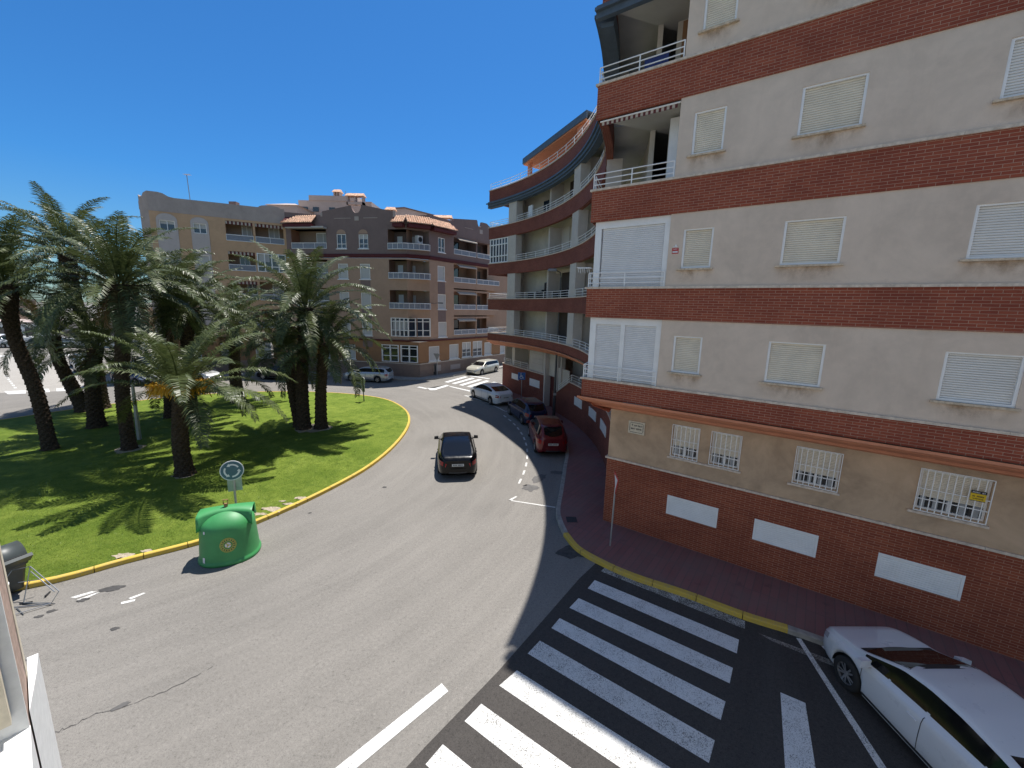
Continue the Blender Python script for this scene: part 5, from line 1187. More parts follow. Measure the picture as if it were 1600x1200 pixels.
me = bpy.data.meshes.new('grass_blades'); me.from_pydata(GV, [], GF)
M['blade'] = m_leaf('blade', (.13, .2, .022), (.22, .29, .045)); me.materials.append(M['blade'])
o = bpy.data.objects.new('grass_blades', me); COL.objects.link(o); tag(o, 'short green blades of the roundabout lawn', 'grass', kind='stuff')

# ---------------------------------------------------------------- signs and street furniture
def disc(mb, c, nrm, r, th, n=28, mat=0, bmat=None):
    c = Vector(c); nrm = Vector(nrm).normalized(); a = nrm.cross(Vector((0, 0, 1))).normalized(); b = a.cross(nrm)
    A = [c+(a*math.cos(2*PI*k/n)+b*math.sin(2*PI*k/n))*r for k in range(n)]; B = [p-nrm*th for p in A]
    mb.face(A, mat); mb.face(B[::-1], mat if bmat is None else bmat)
    for k in range(n): mb.face([A[k], A[(k+1) % n], B[(k+1) % n], B[k]], mat if bmat is None else bmat)
def plane_pt(c, nrm):
    c = Vector(c); nrm = Vector(nrm).normalized(); a = Vector((0, 0, 1)).cross(nrm).normalized(); b = nrm.cross(a)
    return lambda x, y, o=0: c+a*x+b*y+nrm*o
# roundabout sign by the bottle bank
rb = thing('roundabout_sign', (-8.95, 12.62, .12), 'round blue sign with three white circulating arrows behind the green bottle bank', 'road sign')
nr = Vector((.45, -.85, .0))
mb = MB(); mb.tube([(-8.95, 12.72, .12), (-8.95, 12.72, 2.35)], .035, 10); mb.build('post', 'galv', rb)
cc = Vector((-8.93, 12.66, 2.12))
mb = MB(); disc(mb, cc, nr, .33, .02); mb.build('sign_back', 'sign_white', rb)
mb = MB(); disc(mb, cc+nr.normalized()*.004, nr, .305, .003); fc = mb.build('sign_face', 'sign_slate', rb)
pp = plane_pt(cc, nr); mb = MB()
for k in range(3):
    a0 = 2*PI*k/3+.5; st_ = [a0+i*.17 for i in range(9)]
    for u, v in zip(st_, st_[1:]): mb.face([pp(.175*math.cos(u), .175*math.sin(u), .009), pp(.225*math.cos(u), .225*math.sin(u), .009), pp(.225*math.cos(v), .225*math.sin(v), .009), pp(.175*math.cos(v), .175*math.sin(v), .009)])
    e = st_[-1]; mb.face([pp(.14*math.cos(e), .14*math.sin(e), .009), pp(.26*math.cos(e), .26*math.sin(e), .009), pp(.2*math.cos(e+.42), .2*math.sin(e+.42), .009)])
mb.build('arrow_symbol', 'sign_white', fc)
mb = MB(); q = plane_pt((-8.95, 12.76, 1.62), nr); c = [q(-.2, -.24, -.01), q(.2, -.24, -.01), q(.2, .22, -.01), q(-.2, .22, -.01)]; mb.hexa([p-nr.normalized()*.012 for p in (c[0], c[1], c[2], c[3])]+c); mb.build('supplementary_plate', 'galv', rb)
# sign on the far side of the lawn seen from behind
sb = thing('roundabout_sign', (-11.3, 31.2, .12), 'round road sign seen from behind at the far right edge of the lawn', 'road sign')
mb = MB(); mb.tube([(-11.3, 31.2, .12), (-11.36, 31.2, 1.95)], .04, 8); mb.build('post', 'pole_dark', sb)
mb = MB(); disc(mb, (-11.36, 31.25, 1.72), (.55, .8, 0), .31, .02, 24, 0); mb.build('sign_back', 'galv', sb)
mb = MB(); q = plane_pt((-11.33, 31.25, 1.15), (.35, .9, 0)); c = [q(-.14, -.28), q(.14, -.28), q(.14, .25), q(-.14, .25)]; mb.hexa([p-Vector((.0, .015, 0)) for p in c]+c); mb.build('supplementary_plate', 'galv', sb)
# give way sign, edge on
gw = thing('give_way_sign', (3.24, 12.14, .12), 'triangular give way sign seen almost edge on in front of the brick wall', 'road sign')
mb = MB(); mb.tube([(3.24, 12.14, .12), (3.27, 12.14, 2.1)], .026, 8); mb.build('post', 'galv', gw)
nq = Vector((-.94, -.34, 0)).normalized() if False else Vector((.95, -.36, 0)).normalized()
def tri(c, n_, r, th, front, backm, par):
    q = plane_pt(c, n_); P = [(-.5*r*1.732, .5*r), (.5*r*1.732, .5*r), (0, -r)]
    mb = MB(); A = [q(x, y) for x, y in P]; B = [q(x, y, -th) for x, y in P]; mb.face(A, 0); mb.face(B[::-1], 1)
    for k in range(3): mb.face([A[k], A[(k+1) % 3], B[(k+1) % 3], B[k]], 0)
    o = mb.build('sign_plate', [front, backm], par); mb = MB(); mb.face([q(x*.66, y*.66, .003) for x, y in P]); mb.build('sign_face', 'sign_white', o)
tri((3.27, 12.12, 2.3), (-.97, .07, 0), .42, .012, 'sign_red', 'sign_white', gw)
g2_ = thing('give_way_sign', (-8.0, 44.0, .12), 'grey back of a triangular sign on a post beside the corner building', 'road sign')
mb = MB(); mb.tube([(-8.0, 44.0, .12), (-8.0, 44.0, 2.5)], .04, 8); mb.build('post', 'galv', g2_); tri((-8.0, 43.93, 2.25), (.35, .93, 0), .48, .015, 'sign_red', 'galv', g2_)
bx = thing('utility_cabinet', (-8.35, 44.3, .12), 'narrow dark cabinet against the stone base of the corner building', 'cabinet')
mb = MB(); mb.box(-8.55, -8.15, 44.2, 44.5, .12, 1.25); mb.box(-8.58, -8.12, 44.17, 44.53, 1.25, 1.3); mb.build('body', 'pole_dark', bx); mb = MB(); mb.box(-8.5, -8.2, 44.18, 44.2, .25, 1.15); mb.build('door', 'dark', bx)
# disabled parking sign
dp = thing('parking_sign', (.8, 33.6, .12), 'square blue disabled parking sign with a white wheelchair symbol on a thin post', 'road sign')
mb = MB(); mb.tube([(.8, 33.6, .12), (.78, 33.6, 2.25)], .03, 8); mb.build('post', 'galv', dp)
q = plane_pt((.77, 33.55, 2.0), (-.1, -.99, 0)); c = [q(-.3, -.3), q(.3, -.3), q(.3, .3), q(-.3, .3)]
mb = MB(); mb.hexa([p+Vector((0, .015, 0)) for p in c]+c); bp_ = mb.build('sign_face', 'sign_blue', dp)
mb = MB()
for k in range(14):
    a, b = 1.9+k*.33, 1.9+(k+1)*.33
    mb.face([q(-.02+.1*math.cos(a), -.09+.1*math.sin(a), .004), q(-.02+.135*math.cos(a), -.09+.135*math.sin(a), .004), q(-.02+.135*math.cos(b), -.09+.135*math.sin(b), .004), q(-.02+.1*math.cos(b), -.09+.1*math.sin(b), .004)])
mb.face([q(-.06+.035*math.cos(2*PI*k/10), .2+.035*math.sin(2*PI*k/10), .004) for k in range(10)])
for (x0, y0, x1, y1) in ((-.08, -.02, -.035, .16), (-.08, .02, .07, .06), (-.08, -.06, .09, -.02)): mb.face([q(x0, y0, .005), q(x1, y0, .005), q(x1, y1, .005), q(x0, y1, .005)])
mb.face([q(.06, -.06, .006), q(.1, -.04, .006), q(.17, -.19, .006), q(.13, -.2, .006)]); mb.build('wheelchair_symbol', 'sign_white', bp_)
# street lamp
sl = thing('street_lamp', (2.96, 28.3, .12), 'tall dark street lamp post in front of the curved building', 'street lamp')
mb = MB(); mb.tube([(2.96, 28.3, .12), (2.96, 28.3, 1.4)], .11, 10); mb.tube([(2.96, 28.3, 1.4), (2.99, 28.3, 5), (3.05, 28.3, 9.5)], .085, 10, 0, True, .05); mb.build('post', 'pole_dark', sl)
mb = MB(); mb.tube([(3.05, 28.3, 9.5), (3.0, 28.25, 9.8), (2.6, 28.0, 9.95)], .035, 6); mb.build('arm', 'pole_dark', sl)
mb = MB(); mb.hexa([(2.1, 27.85, 9.85), (2.7, 27.9, 9.85), (2.7, 28.12, 9.85), (2.1, 28.05, 9.85), (2.2, 27.9, 10.0), (2.7, 27.92, 10.02), (2.7, 28.1, 10.02), (2.2, 28.02, 10.0)]); mb.build('lamp_head', 'galv', sl)
mb = MB(); mb.box(2.86, 3.06, 28.12, 28.2, 1.6, 1.75); mb.build('inspection_box', 'galv', sl)
mb = MB(); mb.tube([(-19.7, 21.2, .12), (-19.66, 21.2, 3.1)], .1, 8, 0, True, .07); tag(mb.build('metal_post', 'galv'), 'thin pale grey post among the palm trunks', 'post')

# bottle bank: oval bell with a ridge roof
bb = thing('bottle_bank', (-8.36, 11.45, 0), 'large green plastic bottle bank with a yellow round sticker beside the yellow kerb', 'bottle bank', rz=.42)
HX, HY = .77, .72
def ring_b(s, z, n=48, sq=2.3):
    out = []
    for k in range(n):
        a = 2*PI*k/n; ca, sa = math.cos(a), math.sin(a); rr = (abs(ca)**sq+abs(sa)**sq)**(-1/sq); out.append(Vector((HX*s*rr*ca, HY*s*rr*sa, z)))
    return out
mb = MB()
levels = [(1.02, .0), (1.03, .05), (1.02, .09), (.985, .12), (.975, .16), (.955, .4), (.925, .7), (.9, .95), (.885, 1.1)]
rs = [ring_b(s, z) for s, z in levels]
# roof: height over the oval; flat ridge strip along x with domed flanks either side
def roofz(x, y):
    rx = min(1, abs(x)/(HX*.885)); ry = min(1, abs(y)/(HY*.885)); 
    return 1.1+.42*(max(0, 1-ry**2.0))**.75*(1-.12*rx**2)
top_r = []
for k in range(1, 11):
    t_ = 1-k/10
    row = []
    for p in rs[8]:
        x, y = p.x*t_, p.y*t_; row.append(Vector((x, y, 1.1+.36*(1-t_**2.2)**.8)))
    top_r.append(row)
rs2 = rs+top_r
for a, b in zip(rs2, rs2[1:]):
    n = len(a)
    for k in range(n): mb.face([a[k], a[(k+1) % n], b[(k+1) % n], b[k]], 0, [(0, 0)]*4, True)
mb.face(rs[0][::-1]); mb.build('body', 'bottle_green', bb, local=True, merge=True)
# ridge saddle with the two filling mouths at its ends
mb = MB(); n = 20; sec = [(-.36, -.42), (-.31, -.07), (-.24, .0), (0, .02), (.24, .0), (.31, -.07), (.36, -.42)]
xs = [-HX*.89+2*HX*.89*i/n for i in range(n+1)]
def rp(x, y, dz): return Vector((x, y*(.68+.5*(abs(x)/HX)**2), 1.49+dz-.09*(abs(x)/HX)**2.2-.0))
for x0, x1 in zip(xs, xs[1:]):
    for (y0, d0), (y1, d1) in zip(sec, sec[1:]): mb.face([rp(x0, y0, d0), rp(x1, y0, d0), rp(x1, y1, d1), rp(x0, y1, d1)], 0, [(0, 0)]*4, True)
for sx in (-1, 1):
    x = sx*HX*.89; e = [rp(x, y, d) for y, d in sec]; lo = [Vector((sx*HX*.86, y*1.1, 1.0)) for y, d in sec]
    for k in range(len(sec)-1): 
        if k in (2, 3): continue
        mb.face([e[k], e[k+1], lo[k+1], lo[k]], 0, [(0, 0)]*4, True)
    for y0 in (0, -1): 
        yy, dd = sec[y0]; a = [rp(xx, yy, dd) for xx in (x, x-sx*.25)]; mb.face([a[0], a[1], Vector((x-sx*.25, yy*1.15, 1.12)), Vector((sx*HX*.9, yy*1.15, 1.05))], 0, [(0, 0)]*4, True)
mb.build('lid_ridge', 'bottle_green', bb, local=True, merge=True)
mb = MB()
for sx in (-1, 1): mb.lathe([(0, 0), (.15, 0), (.16, .02), (.15, .05)], (0, 0, 0), 16)
vv = list(mb.v); mb2 = MB()
for sx in (-1,):
    c0 = Vector((sx*HX*.9, 0, 1.24)); mb2.tube([c0-Vector((sx*.05, 0, 0)), c0+Vector((sx*.015, 0, 0))], .17, 18)
mb2.build('filling_mouth', 'dark', bb, local=True)
mb = MB(); mb.tube([(0, 0, 1.5), (0, 0, 1.6)], .05, 8); mb.tube([(-.05, 0, 1.6), (-.06, 0, 1.72), (.06, 0, 1.72), (.05, 0, 1.6)], .018, 6); mb.build('lifting_hook', 'rust', bb, local=True)
# sticker
def surf(u, v, o=.008):   # on the camera side of the bank
    a = -PI/2+.05+u/HX; ca, sa = math.cos(a), math.sin(a); sq = 2.3; rr = (abs(ca)**sq+abs(sa)**sq)**(-1/sq); s = .955-.1*(v-.4)
    p = Vector((HX*s*rr*ca, HY*s*rr*sa, v)); return p+Vector((ca/HX, sa/HY, 0)).normalized()*o
mb = MB(); N = 24; cz = .62
def ringsurf(mb, r0, r1, o, a0=0, a1=2*PI, mat=0, n=N, cu=.06):
    for k in range(n):
        a, b = a0+(a1-a0)*k/n, a0+(a1-a0)*(k+1)/n
        mb.face([surf(cu+r0*math.cos(a), cz+r0*math.sin(a), o), surf(cu+r1*math.cos(a), cz+r1*math.sin(a), o), surf(cu+r1*math.cos(b), cz+r1*math.sin(b), o), surf(cu+r0*math.cos(b), cz+r0*math.sin(b), o)], mat)
ringsurf(mb, .2, .215, .008); ringsurf(mb, 0.0, .085, .008); ringsurf(mb, .12, .19, .006, 0, 2*PI)
stk = mb.build('sticker', m_plain('sticker_yellow', (.5, .42, .08), .5), bb, local=True)
mb = MB()
for k in range(16):
    a = k*2*PI/16; ringsurf(mb, .135, .175, .011, a, a+.22, 0, 2)
mb.build('lettering', m_plain('sticker_green', (.01, .12, .05), .5), stk, local=True)
mb = MB(); ringsurf(mb, .03, .075, .011, .3, 1.9); ringsurf(mb, .03, .075, .011, 2.4, 4.0); ringsurf(mb, .03, .075, .011, 4.5, 6.1); mb.build('emblem', 'sign_white', stk, local=True)
mb = MB(); mb.face([surf(-.62, .98), surf(-.56, .98), surf(-.56, 1.06), surf(-.62, 1.06)]); mb.face([surf(-.66, .12), surf(-.58, .12), surf(-.58, .28), surf(-.66, .28)]); mb.build('small_sticker', 'sign_white', bb, local=True)

# grey litter container and the wire frame beside it
lb = thing('litter_bin', (-12.75, 9.5, 0), 'grey hooded bin at the end of the yellow kerb, partly hidden by the white wall', 'bin', rz=-.35)
mb = MB(); bot, tp = (.27, .24), (.34, .31)
def rr_ring(hx, hy, z, r=.08, n=4):
    out = []
    for cx_, cy_, a0 in ((hx-r, hy-r, 0), (-hx+r, hy-r, PI/2), (-hx+r, -hy+r, PI), (hx-r, -hy+r, 3*PI/2)):
        for k in range(n+1): a = a0+PI/2*k/n; out.append(Vector((cx_+r*math.cos(a), cy_+r*math.sin(a), z)))
    return out
RR = [rr_ring(.24, .22, .1), rr_ring(.27, .25, .3), rr_ring(.3, .28, .55), rr_ring(.33, .31, .72), rr_ring(.36, .34, .75), rr_ring(.36, .34, .8)]
for a, b in zip(RR, RR[1:]):
    for k in range(len(a)): mb.face([a[k], a[(k+1) % len(a)], b[(k+1) % len(a)], b[k]], 0, [(0, 0)]*4, True)
mb.face(RR[0][::-1]); mb.build('body', 'bin_grey', lb, local=True, merge=True)
mb = MB(); n = 12
for i in range(n):    # domed hood, open to the right
    a, b = PI*i/n, PI*(i+1)/n
    P_ = lambda t, y, k=1: Vector((-.02-.38*math.cos(t)*k, y*k, .8+.46*math.sin(t)*k))
    mb.face([P_(a, -.34), P_(b, -.34), P_(b, .34), P_(a, .34)], 0, [(0, 0)]*4, True)
    mb.face([P_(a, .34), P_(b, .34), Vector((-.02, .34, .8))]); mb.face([P_(a, -.34), P_(b, -.34), Vector((-.02, -.34, .8))])
mb.build('hood', 'bin_grey', lb, local=True, merge=True)
mb = MB(); mb.hexa([(.3, -.36, .84), (.36, -.36, .8), (.36, .36, .8), (.3, .36, .84), (.5, -.36, 1.06), (.56, -.36, 1.0), (.56, .36, 1.0), (.5, .36, 1.06)]); mb.build('flap', 'bin_grey', lb, local=True)
mb = MB(); mb.box(.34, .375, -.3, .3, .84, 1.02); mb.build('opening', 'dark', lb, local=True)
mb = MB()
for y in (-.2, .2): mb.tube([(-.3, y-.03, .08), (-.3, y+.03, .08)], .08, 12)
mb.build('wheel', 'tyre', lb, local=True)
ra = thing('wire_rack', (-11.6, 8.95, 0), 'bent dark wire frame lying on the road beside the grey bin', 'wire frame')
mb = MB(); r = .012
P = [(-12.35, 9.35, .75), (-12.0, 9.45, .8), (-11.15, 9.25, .28), (-11.22, 9.1, .05), (-11.75, 8.65, .04), (-12.3, 8.45, .05), (-12.4, 9.0, .4), (-12.35, 9.35, .75)]
mb.tube(P, r, 5); mb.tube([(-12.0, 9.45, .8), (-11.9, 9.1, .05), (-11.25, 9.12, .04)], r, 5); mb.tube([(-12.3, 9.2, .55), (-11.75, 8.66, .05)], r, 5); mb.tube([(-12.4, 8.9, .02), (-11.2, 9.12, .03)], r, 5)
mb.tube([(-11.95, 9.4, .7), (-11.2, 9.2, .3)], r, 5); mb.tube([(-12.3, 8.7, .2), (-11.9, 8.95, .03), (-11.5, 8.75, .03)], r, 5); mb.tube([(-12.2, 9.3, .45), (-11.9, 9.5, .4)], r*.8, 5)
mb.build('wire_frame', 'steel', ra)
mb = MB(); mb.tube([(-11.75, 9.55, .02), (-11.65, 9.35, .05)], .02, 5); mb.tube([(-12.0, 9.1, .02), (-11.75, 9.15, .04)], .02, 5); mb.build('foot', 'plastic_dark', ra)

# ---------------------------------------------------------------- cars
def interp(T, x):
    if x <= T[0][0]: return T[0][1]
    for (a, p), (b, q) in zip(T, T[1:]):
        if x <= b:
            f = (x-a)/(b-a); return p+(q-p)*f
    return T[-1][1]
def sinterp(T, x, h=.07):   # softened corners
    return sum(interp(T, x+d)*w_ for d, w_ in ((-h, .2), (-h/2, .2), (0, .2), (h/2, .2), (h, .2)))
PROF = {
 'lift': dict(L=4.45, W=1.8, top=[(-2.22, .84), (-2.17, .96), (-2.0, 1.02), (-1.85, 1.05), (-1.0, 1.36), (-.5, 1.44), (.1, 1.44), (.45, 1.38), (1.1, 1.0), (1.35, .95), (1.9, .83), (2.12, .72), (2.22, .6)], belt=[(-2.22, .82), (-1.6, .93), (0, .9), (1.0, .87), (1.95, .73), (2.22, .58)], rear=(-1.92, -.78), ws=(.45, 1.12), side=[(-1.5, -.62), (-.55, .35), (.4, .93)], wb=(-1.32, 1.3)),
 'sedan': dict(L=4.75, W=1.8, top=[(-2.375, .86), (-2.3, .97), (-1.85, 1.03), (-1.55, 1.06), (-.95, 1.36), (-.45, 1.43), (.1, 1.43), (.5, 1.36), (1.15, .99), (1.4, .95), (2.0, .83), (2.25, .72), (2.375, .6)], belt=[(-2.375, .84), (-1.6, .95), (0, .9), (1.1, .87), (2.1, .73), (2.375, .58)], rear=(-1.6, -.92), ws=(.5, 1.17), side=[(-1.35, -.42), (-.36, .42), (.47, .98)], wb=(-1.38, 1.37)),
 'sleek': dict(L=4.7, W=1.8, top=[(-2.35, .9), (-2.28, 1.02), (-1.9, 1.08), (-1.0, 1.33), (-.4, 1.41), (.1, 1.41), (.55, 1.33), (1.3, .97), (1.6, .92), (2.1, .8), (2.28, .7), (2.35, .58)], belt=[(-2.35, .88), (-1.5, .99), (0, .92), (1.2, .86), (2.1, .72), (2.35, .56)], rear=(-1.85, -.95), ws=(.52, 1.32), side=[(-1.5, -.92), (-.88, -.08), (-.02, .62), (.66, 1.12)], wb=(-1.4, 1.42)),
 'hatch': dict(L=4.0, W=1.72, top=[(-2.0, .9), (-1.93, 1.02), (-1.55, 1.36), (-1.3, 1.44), (-.5, 1.49), (.1, 1.48), (.45, 1.41), (1.1, 1.02), (1.3, .96), (1.75, .82), (1.92, .72), (2.0, .6)], belt=[(-2.0, .86), (-1.4, .97), (0, .92), (1.0, .88), (1.8, .72), (2.0, .58)], rear=(-1.93, -1.5), ws=(.48, 1.12), side=[(-1.45, -.95), (-.88, -.1), (-.04, .62), (.66, .92)], wb=(-1.22, 1.28)),
 'mpv': dict(L=4.25, W=1.74, top=[(-2.125, .92), (-2.07, 1.1), (-1.82, 1.5), (-1.6, 1.59), (-.6, 1.64), (0, 1.62), (.4, 1.55), (1.15, 1.1), (1.35, 1.02), (1.8, .88), (2.05, .74), (2.125, .6)], belt=[(-2.125, .9), (-1.5, 1.0), (0, .97), (1.1, .93), (1.9, .75), (2.125, .6)], rear=(-2.06, -1.7), ws=(.42, 1.2), side=[(-1.75, -1.0), (-.93, -.12), (-.06, .6), (.64, 1.0)], wb=(-1.28, 1.38)),
 'wagon': dict(L=4.72, W=1.8, top=[(-2.36, .9), (-2.3, 1.05), (-2.05, 1.36), (-1.9, 1.42), (-.6, 1.46), (.1, 1.45), (.45, 1.38), (1.05, 1.0), (1.3, .96), (2.05, .84), (2.27, .72), (2.36, .58)], belt=[(-2.36, .88), (-1.6, .96), (0, .91), (1.0, .88), (2.1, .74), (2.36, .57)], rear=(-2.3, -2.0), ws=(.48, 1.08), side=[(-2.0, -1.1), (-1.04, -.2), (-.14, .5), (.55, .9)], wb=(-1.36, 1.4)),
 'van': dict(L=4.9, W=1.88, top=[(-2.45, 1.1), (-2.4, 1.7), (-2.25, 1.88), (-1, 1.93), (.6, 1.92), (1.0, 1.8), (1.6, 1.2), (1.85, 1.08), (2.25, .92), (2.4, .8), (2.45, .65)], belt=[(-2.45, 1.05), (0, 1.08), (1.4, 1.02), (2.2, .82), (2.45, .62)], rear=(-2.4, -2.3), ws=(1.0, 1.6), side=[(-2.0, -.8), (-.7, .3), (.4, 1.25)], wb=(-1.5, 1.6)),
}
def car(label, loc, heading, kind, paint, group='cars parked round the plaza', category='car', ws_dark=True, zoff=0.0, sunroof=False, roof_rails=False):
    S_ = PROF[kind]; L, W, H = S_['L'], S_['W']/2, 0; hl = L/2
    root_ = thing('car', (loc[0], loc[1], zoff), label, category, group, heading)
    top = lambda x: sinterp(S_['top'], x, .09); belt = lambda x: min(sinterp(S_['belt'], x, .12), top(x)-.02)
    def hw(x):
        f = abs(x)/hl; k = (max(0, f-.62)/.38)
        return W*(1-.17*k**2.2-.13*k**7-.03*f*f)
    rw, ra = .32, .375
    def zb(x):
        b = .19+.1*max(0, abs(x)/hl-.88)/.12
        for xw in S_['wb']:
            d = x-xw
            if abs(d) < ra: b = max(b, .31+math.sqrt(ra*ra-d*d))
        return b
    def ring(x):
        w_, T, B, b = hw(x), top(x), belt(x), zb(x); h = T-B
        s1 = max(b+.05, .3); s2 = max(b+.08, .52); s3 = max(b+.1, B-.1)
        P = [(w_*.93, b), (w_*.985, min(s1, B-.03)), (w_*1.0, min(s2, B-.025)), (w_*.992, min(s3, B-.02)), (w_*.965, B-.005), (w_*.935, B+min(.012, h*.3))]
        ye = w_*.92-.30*h-.012; base = w_*.915
        for f in (.25, .55, .82, .95): P.append((base+(ye-base)*f-.0*f, B+.012+(h*.93-.012)*f))
        P += [(ye-.03, B+h*.955), (ye*.85, B+h*.978), (ye*.6, B+h*.992), (ye*.3, T), (0, T)]
        return P
    def side_pt(x, f, o):   # point on the cabin side, f 0 belt .. 1 roof edge
        w_, T, B = hw(x), top(x), belt(x); h = T-B; ye = w_*.92-.30*h-.012; base = w_*.915
        return Vector((x, base+(ye-base)*f+o, B+.012+(h*.93-.012)*f+o*.3))
    def ws_pt(x, q, o): return top_pt(x+.16*(1-q*q)-.05, q, o)
    def rw_pt(x, q, o): return top_pt(x-.1*(1-q*q)+.04, q, o)
    def top_pt(x, q, o):    # point on the upper surface, q -1..1 across
        w_, T, B = hw(x), top(x), belt(x); h = T-B; ye = w_*.92-.30*h-.042; sl = (top(x+.02)-top(x-.02))/.04; a = abs(q)
        z = B+h*(1-.045*a**2.2); n_ = Vector((-sl, 0, 1)).normalized(); return Vector((x, q*ye, z))+n_*o
    xs = sorted(set([-hl, -hl+.015, -hl+.05, hl-.05, hl-.015, hl]+[round(-hl+.07+i*.055, 4) for i in range(int((L-.14)/.055)+1)]+[xw+s*ra*k for xw in S_['wb'] for s in (-1, 1) for k in (1.001, .998, .97, .9, .78)]))
    mb = MB(); rings = []
    for x in xs:
        e = min((x+hl), (hl-x)); k = 1 if e > .05 else (.985 if e > .03 else (.955 if e > .01 else .9))
        pr = [(y*k, z if k == 1 else z-(z-.55)*(1-k)*.8) for y, z in ring(x)]
        rings.append([Vector((x, y, z)) for y, z in pr]+[Vector((x, -y, z)) for y, z in pr[-2::-1]])
    for a, b in zip(rings, rings[1:]):
        for k in range(len(a)-1): mb.face([a[k], b[k], b[k+1], a[k+1]], 0, [(0, 0)]*4, True)
    for rg, x in ((rings[0], -hl), (rings[-1], hl)):
        n = len(rg)
        for k in range(n//2): mb.face([rg[k], rg[k+1], rg[n-2-k], rg[n-1-k]] if k < n//2-1 else [rg[k], rg[k+1], rg[n-1-k]], 0, None, False)
    mb.face([(-hl+.1, -W*.8, .2), (hl-.1, -W*.8, .2), (hl-.1, W*.8, .2), (-hl+.1, W*.8, .2)])
    body = mb.build('body', paint, root_, local=True, merge=True)
    # wheel arch liners and wheels
    mb = MB()
    for xw in S_['wb']:
        for s in (-1, 1):
            y0, y1 = s*(W-.3), s*(W*.955)
            n = 14
            for k in range(n):
                a, b = PI*k/n, PI*(k+1)/n; p = lambda t, y: Vector((xw+ra*math.cos(t), y, .31+ra*math.sin(t)))
                mb.face([p(a, y0), p(b, y0), p(b, y1), p(a, y1)]); mb.face([p(a, y0), p(b, y0), Vector((xw, y0, .2))])
    mb.build('wheel_arch', 'dark', root_, local=True)
    for xw in S_['wb']:
        for s in (-1, 1):
            yc = s*(W-.115); m1 = MB()
            prof_ = [(.2, -.1), (.28, -.105), (.31, -.09), (.32, -.06), (.32, .06), (.31, .09), (.28, .105), (.2, .1)]
            m1.lathe([(r, h+yc) for r, h in prof_], (xw, 0, .32), 24, 0, 'y')
            wh = m1.build('wheel', 'tyre', root_, local=True, merge=True)
            m2 = MB(); of = s*.075; m2.lathe([(.215, yc+s*.1), (.2, yc+s*.085), (.19, yc+s*.04), (.0, yc+s*.03)], (xw, 0, .32), 20, 1, 'y')
            for k in range(10):
                a = 2*PI*k/10+.2*(k % 2); d = Vector((math.cos(a), 0, math.sin(a))); t = Vector((-math.sin(a), 0, math.cos(a)))*.018; c0 = Vector((xw, yc+s*.085, .32)); c1 = Vector((xw, yc+s*.09, .32))
                m2.face([c0+d*.03-t, c1+d*.2-t, c1+d*.2+t, c0+d*.03+t], 0)
            m2.lathe([(0, yc+s*.092), (.045, yc+s*.092), (.05, yc+s*.07)], (xw, 0, .32), 12, 0, 'y'); m2.lathe([(.215, yc+s*.1), (.195, yc+s*.095), (.19, yc+s*.06)], (xw, 0, .32), 24, 0, 'y')
            m2.build('rim', ['rim', 'dark'], wh, local=True)
    # glass
    def strip(name, x0, x1, q0, q1, fn, o, mat, par, n=10, m=4, both=True):
        mb = MB(); A = [[fn(x0+(x1-x0)*i/n, q0+(q1-q0)*j/m, o) for j in range(m+1)] for i in range(n+1)]
        for i in range(n):
            for j in range(m): mb.face([A[i][j], A[i+1][j], A[i+1][j+1], A[i][j+1]], 0, [(0, 0)]*4, True)
        return mb.build(name, mat, par, local=True, merge=True)
    strip('windscreen_trim', S_['ws'][0]-.02, S_['ws'][1]+.06, -.97, .97, top_pt, .003, 'dark', body, 10, 10)
    strip('windscreen', S_['ws'][0]+.02, S_['ws'][1]-.03, -.93, .93, ws_pt, .006, 'carglass', body, 10, 10)
    strip('rear_window', S_['rear'][0]+.04, S_['rear'][1]-.02, -.88, .88, rw_pt, .006, 'carglass', body, 8, 10)
    if sunroof: strip('sunroof', -.25, .35, -.7, .7, top_pt, .004, 'carglass', body, 4, 6)
    for s in (1, -1):
        fn = lambda x, f, o, s=s: Vector((side_pt(x, f, o).x, s*side_pt(x, f, o).y, side_pt(x, f, o).z))
        strip('window_trim', S_['side'][0][0]-.02, S_['side'][-1][1]+.06, .03, .9, fn, .003, 'carglass', body, 24, 3)
        for x0, x1 in S_['side']:
            xx0, xx1 = x0, x1
            strip('side_window', xx0, xx1, .07, .86, fn, .006, 'carglass', body, 8, 3)
        # sill strip, door seams, handles
        mb = MB()
        for x in sorted({S_['side'][-1][1]-.02, (S_['side'][-2][0]-.03), S_['side'][0][1]-.35 if len(S_['side']) < 4 else S_['side'][1][0]-.1}):
            P = [(W*.0, 0)]
            rg = ring(x); pts = [Vector((x, s*(y+.003), z)) for y, z in rg[1:6]]
            for a, b in zip(pts, pts[1:]): mb.face([a+Vector((-.006, 0, 0)), a+Vector((.006, 0, 0)), b+Vector((.006, 0, 0)), b+Vector((-.006, 0, 0))])
        rs_ = [Vector((x, s*(hw(x)*.985+.004), .26)) for x in (S_['wb'][0]+ra+.02, 0, S_['wb'][1]-ra-.02)]
        for a, b in zip(rs_, rs_[1:]): mb.face([a, b, b+Vector((0, 0, .05)), a+Vector((0, 0, .05))])
        mb.build('door_seams', 'dark', body, local=True)
        for x in (S_['side'][-2][0]+.12, S_['side'][0][1]-.2):
            y, z = ring(x)[3]; mb = MB(); mb.hexa([(x-.09, s*(y-.01), z-.04), (x+.09, s*(y-.01), z-.04), (x+.09, s*(y+.028), z-.03), (x-.09, s*(y+.028), z-.03), (x-.09, s*(y-.01), z-.005), (x+.09, s*(y-.01), z-.005), (x+.08, s*(y+.025), z-.012), (x-.08, s*(y+.025), z-.012)]); mb.build('door_handle', paint, body, local=True)
        xm = S_['ws'][1]-.28; b0 = belt(xm); yo = hw(xm)*.93
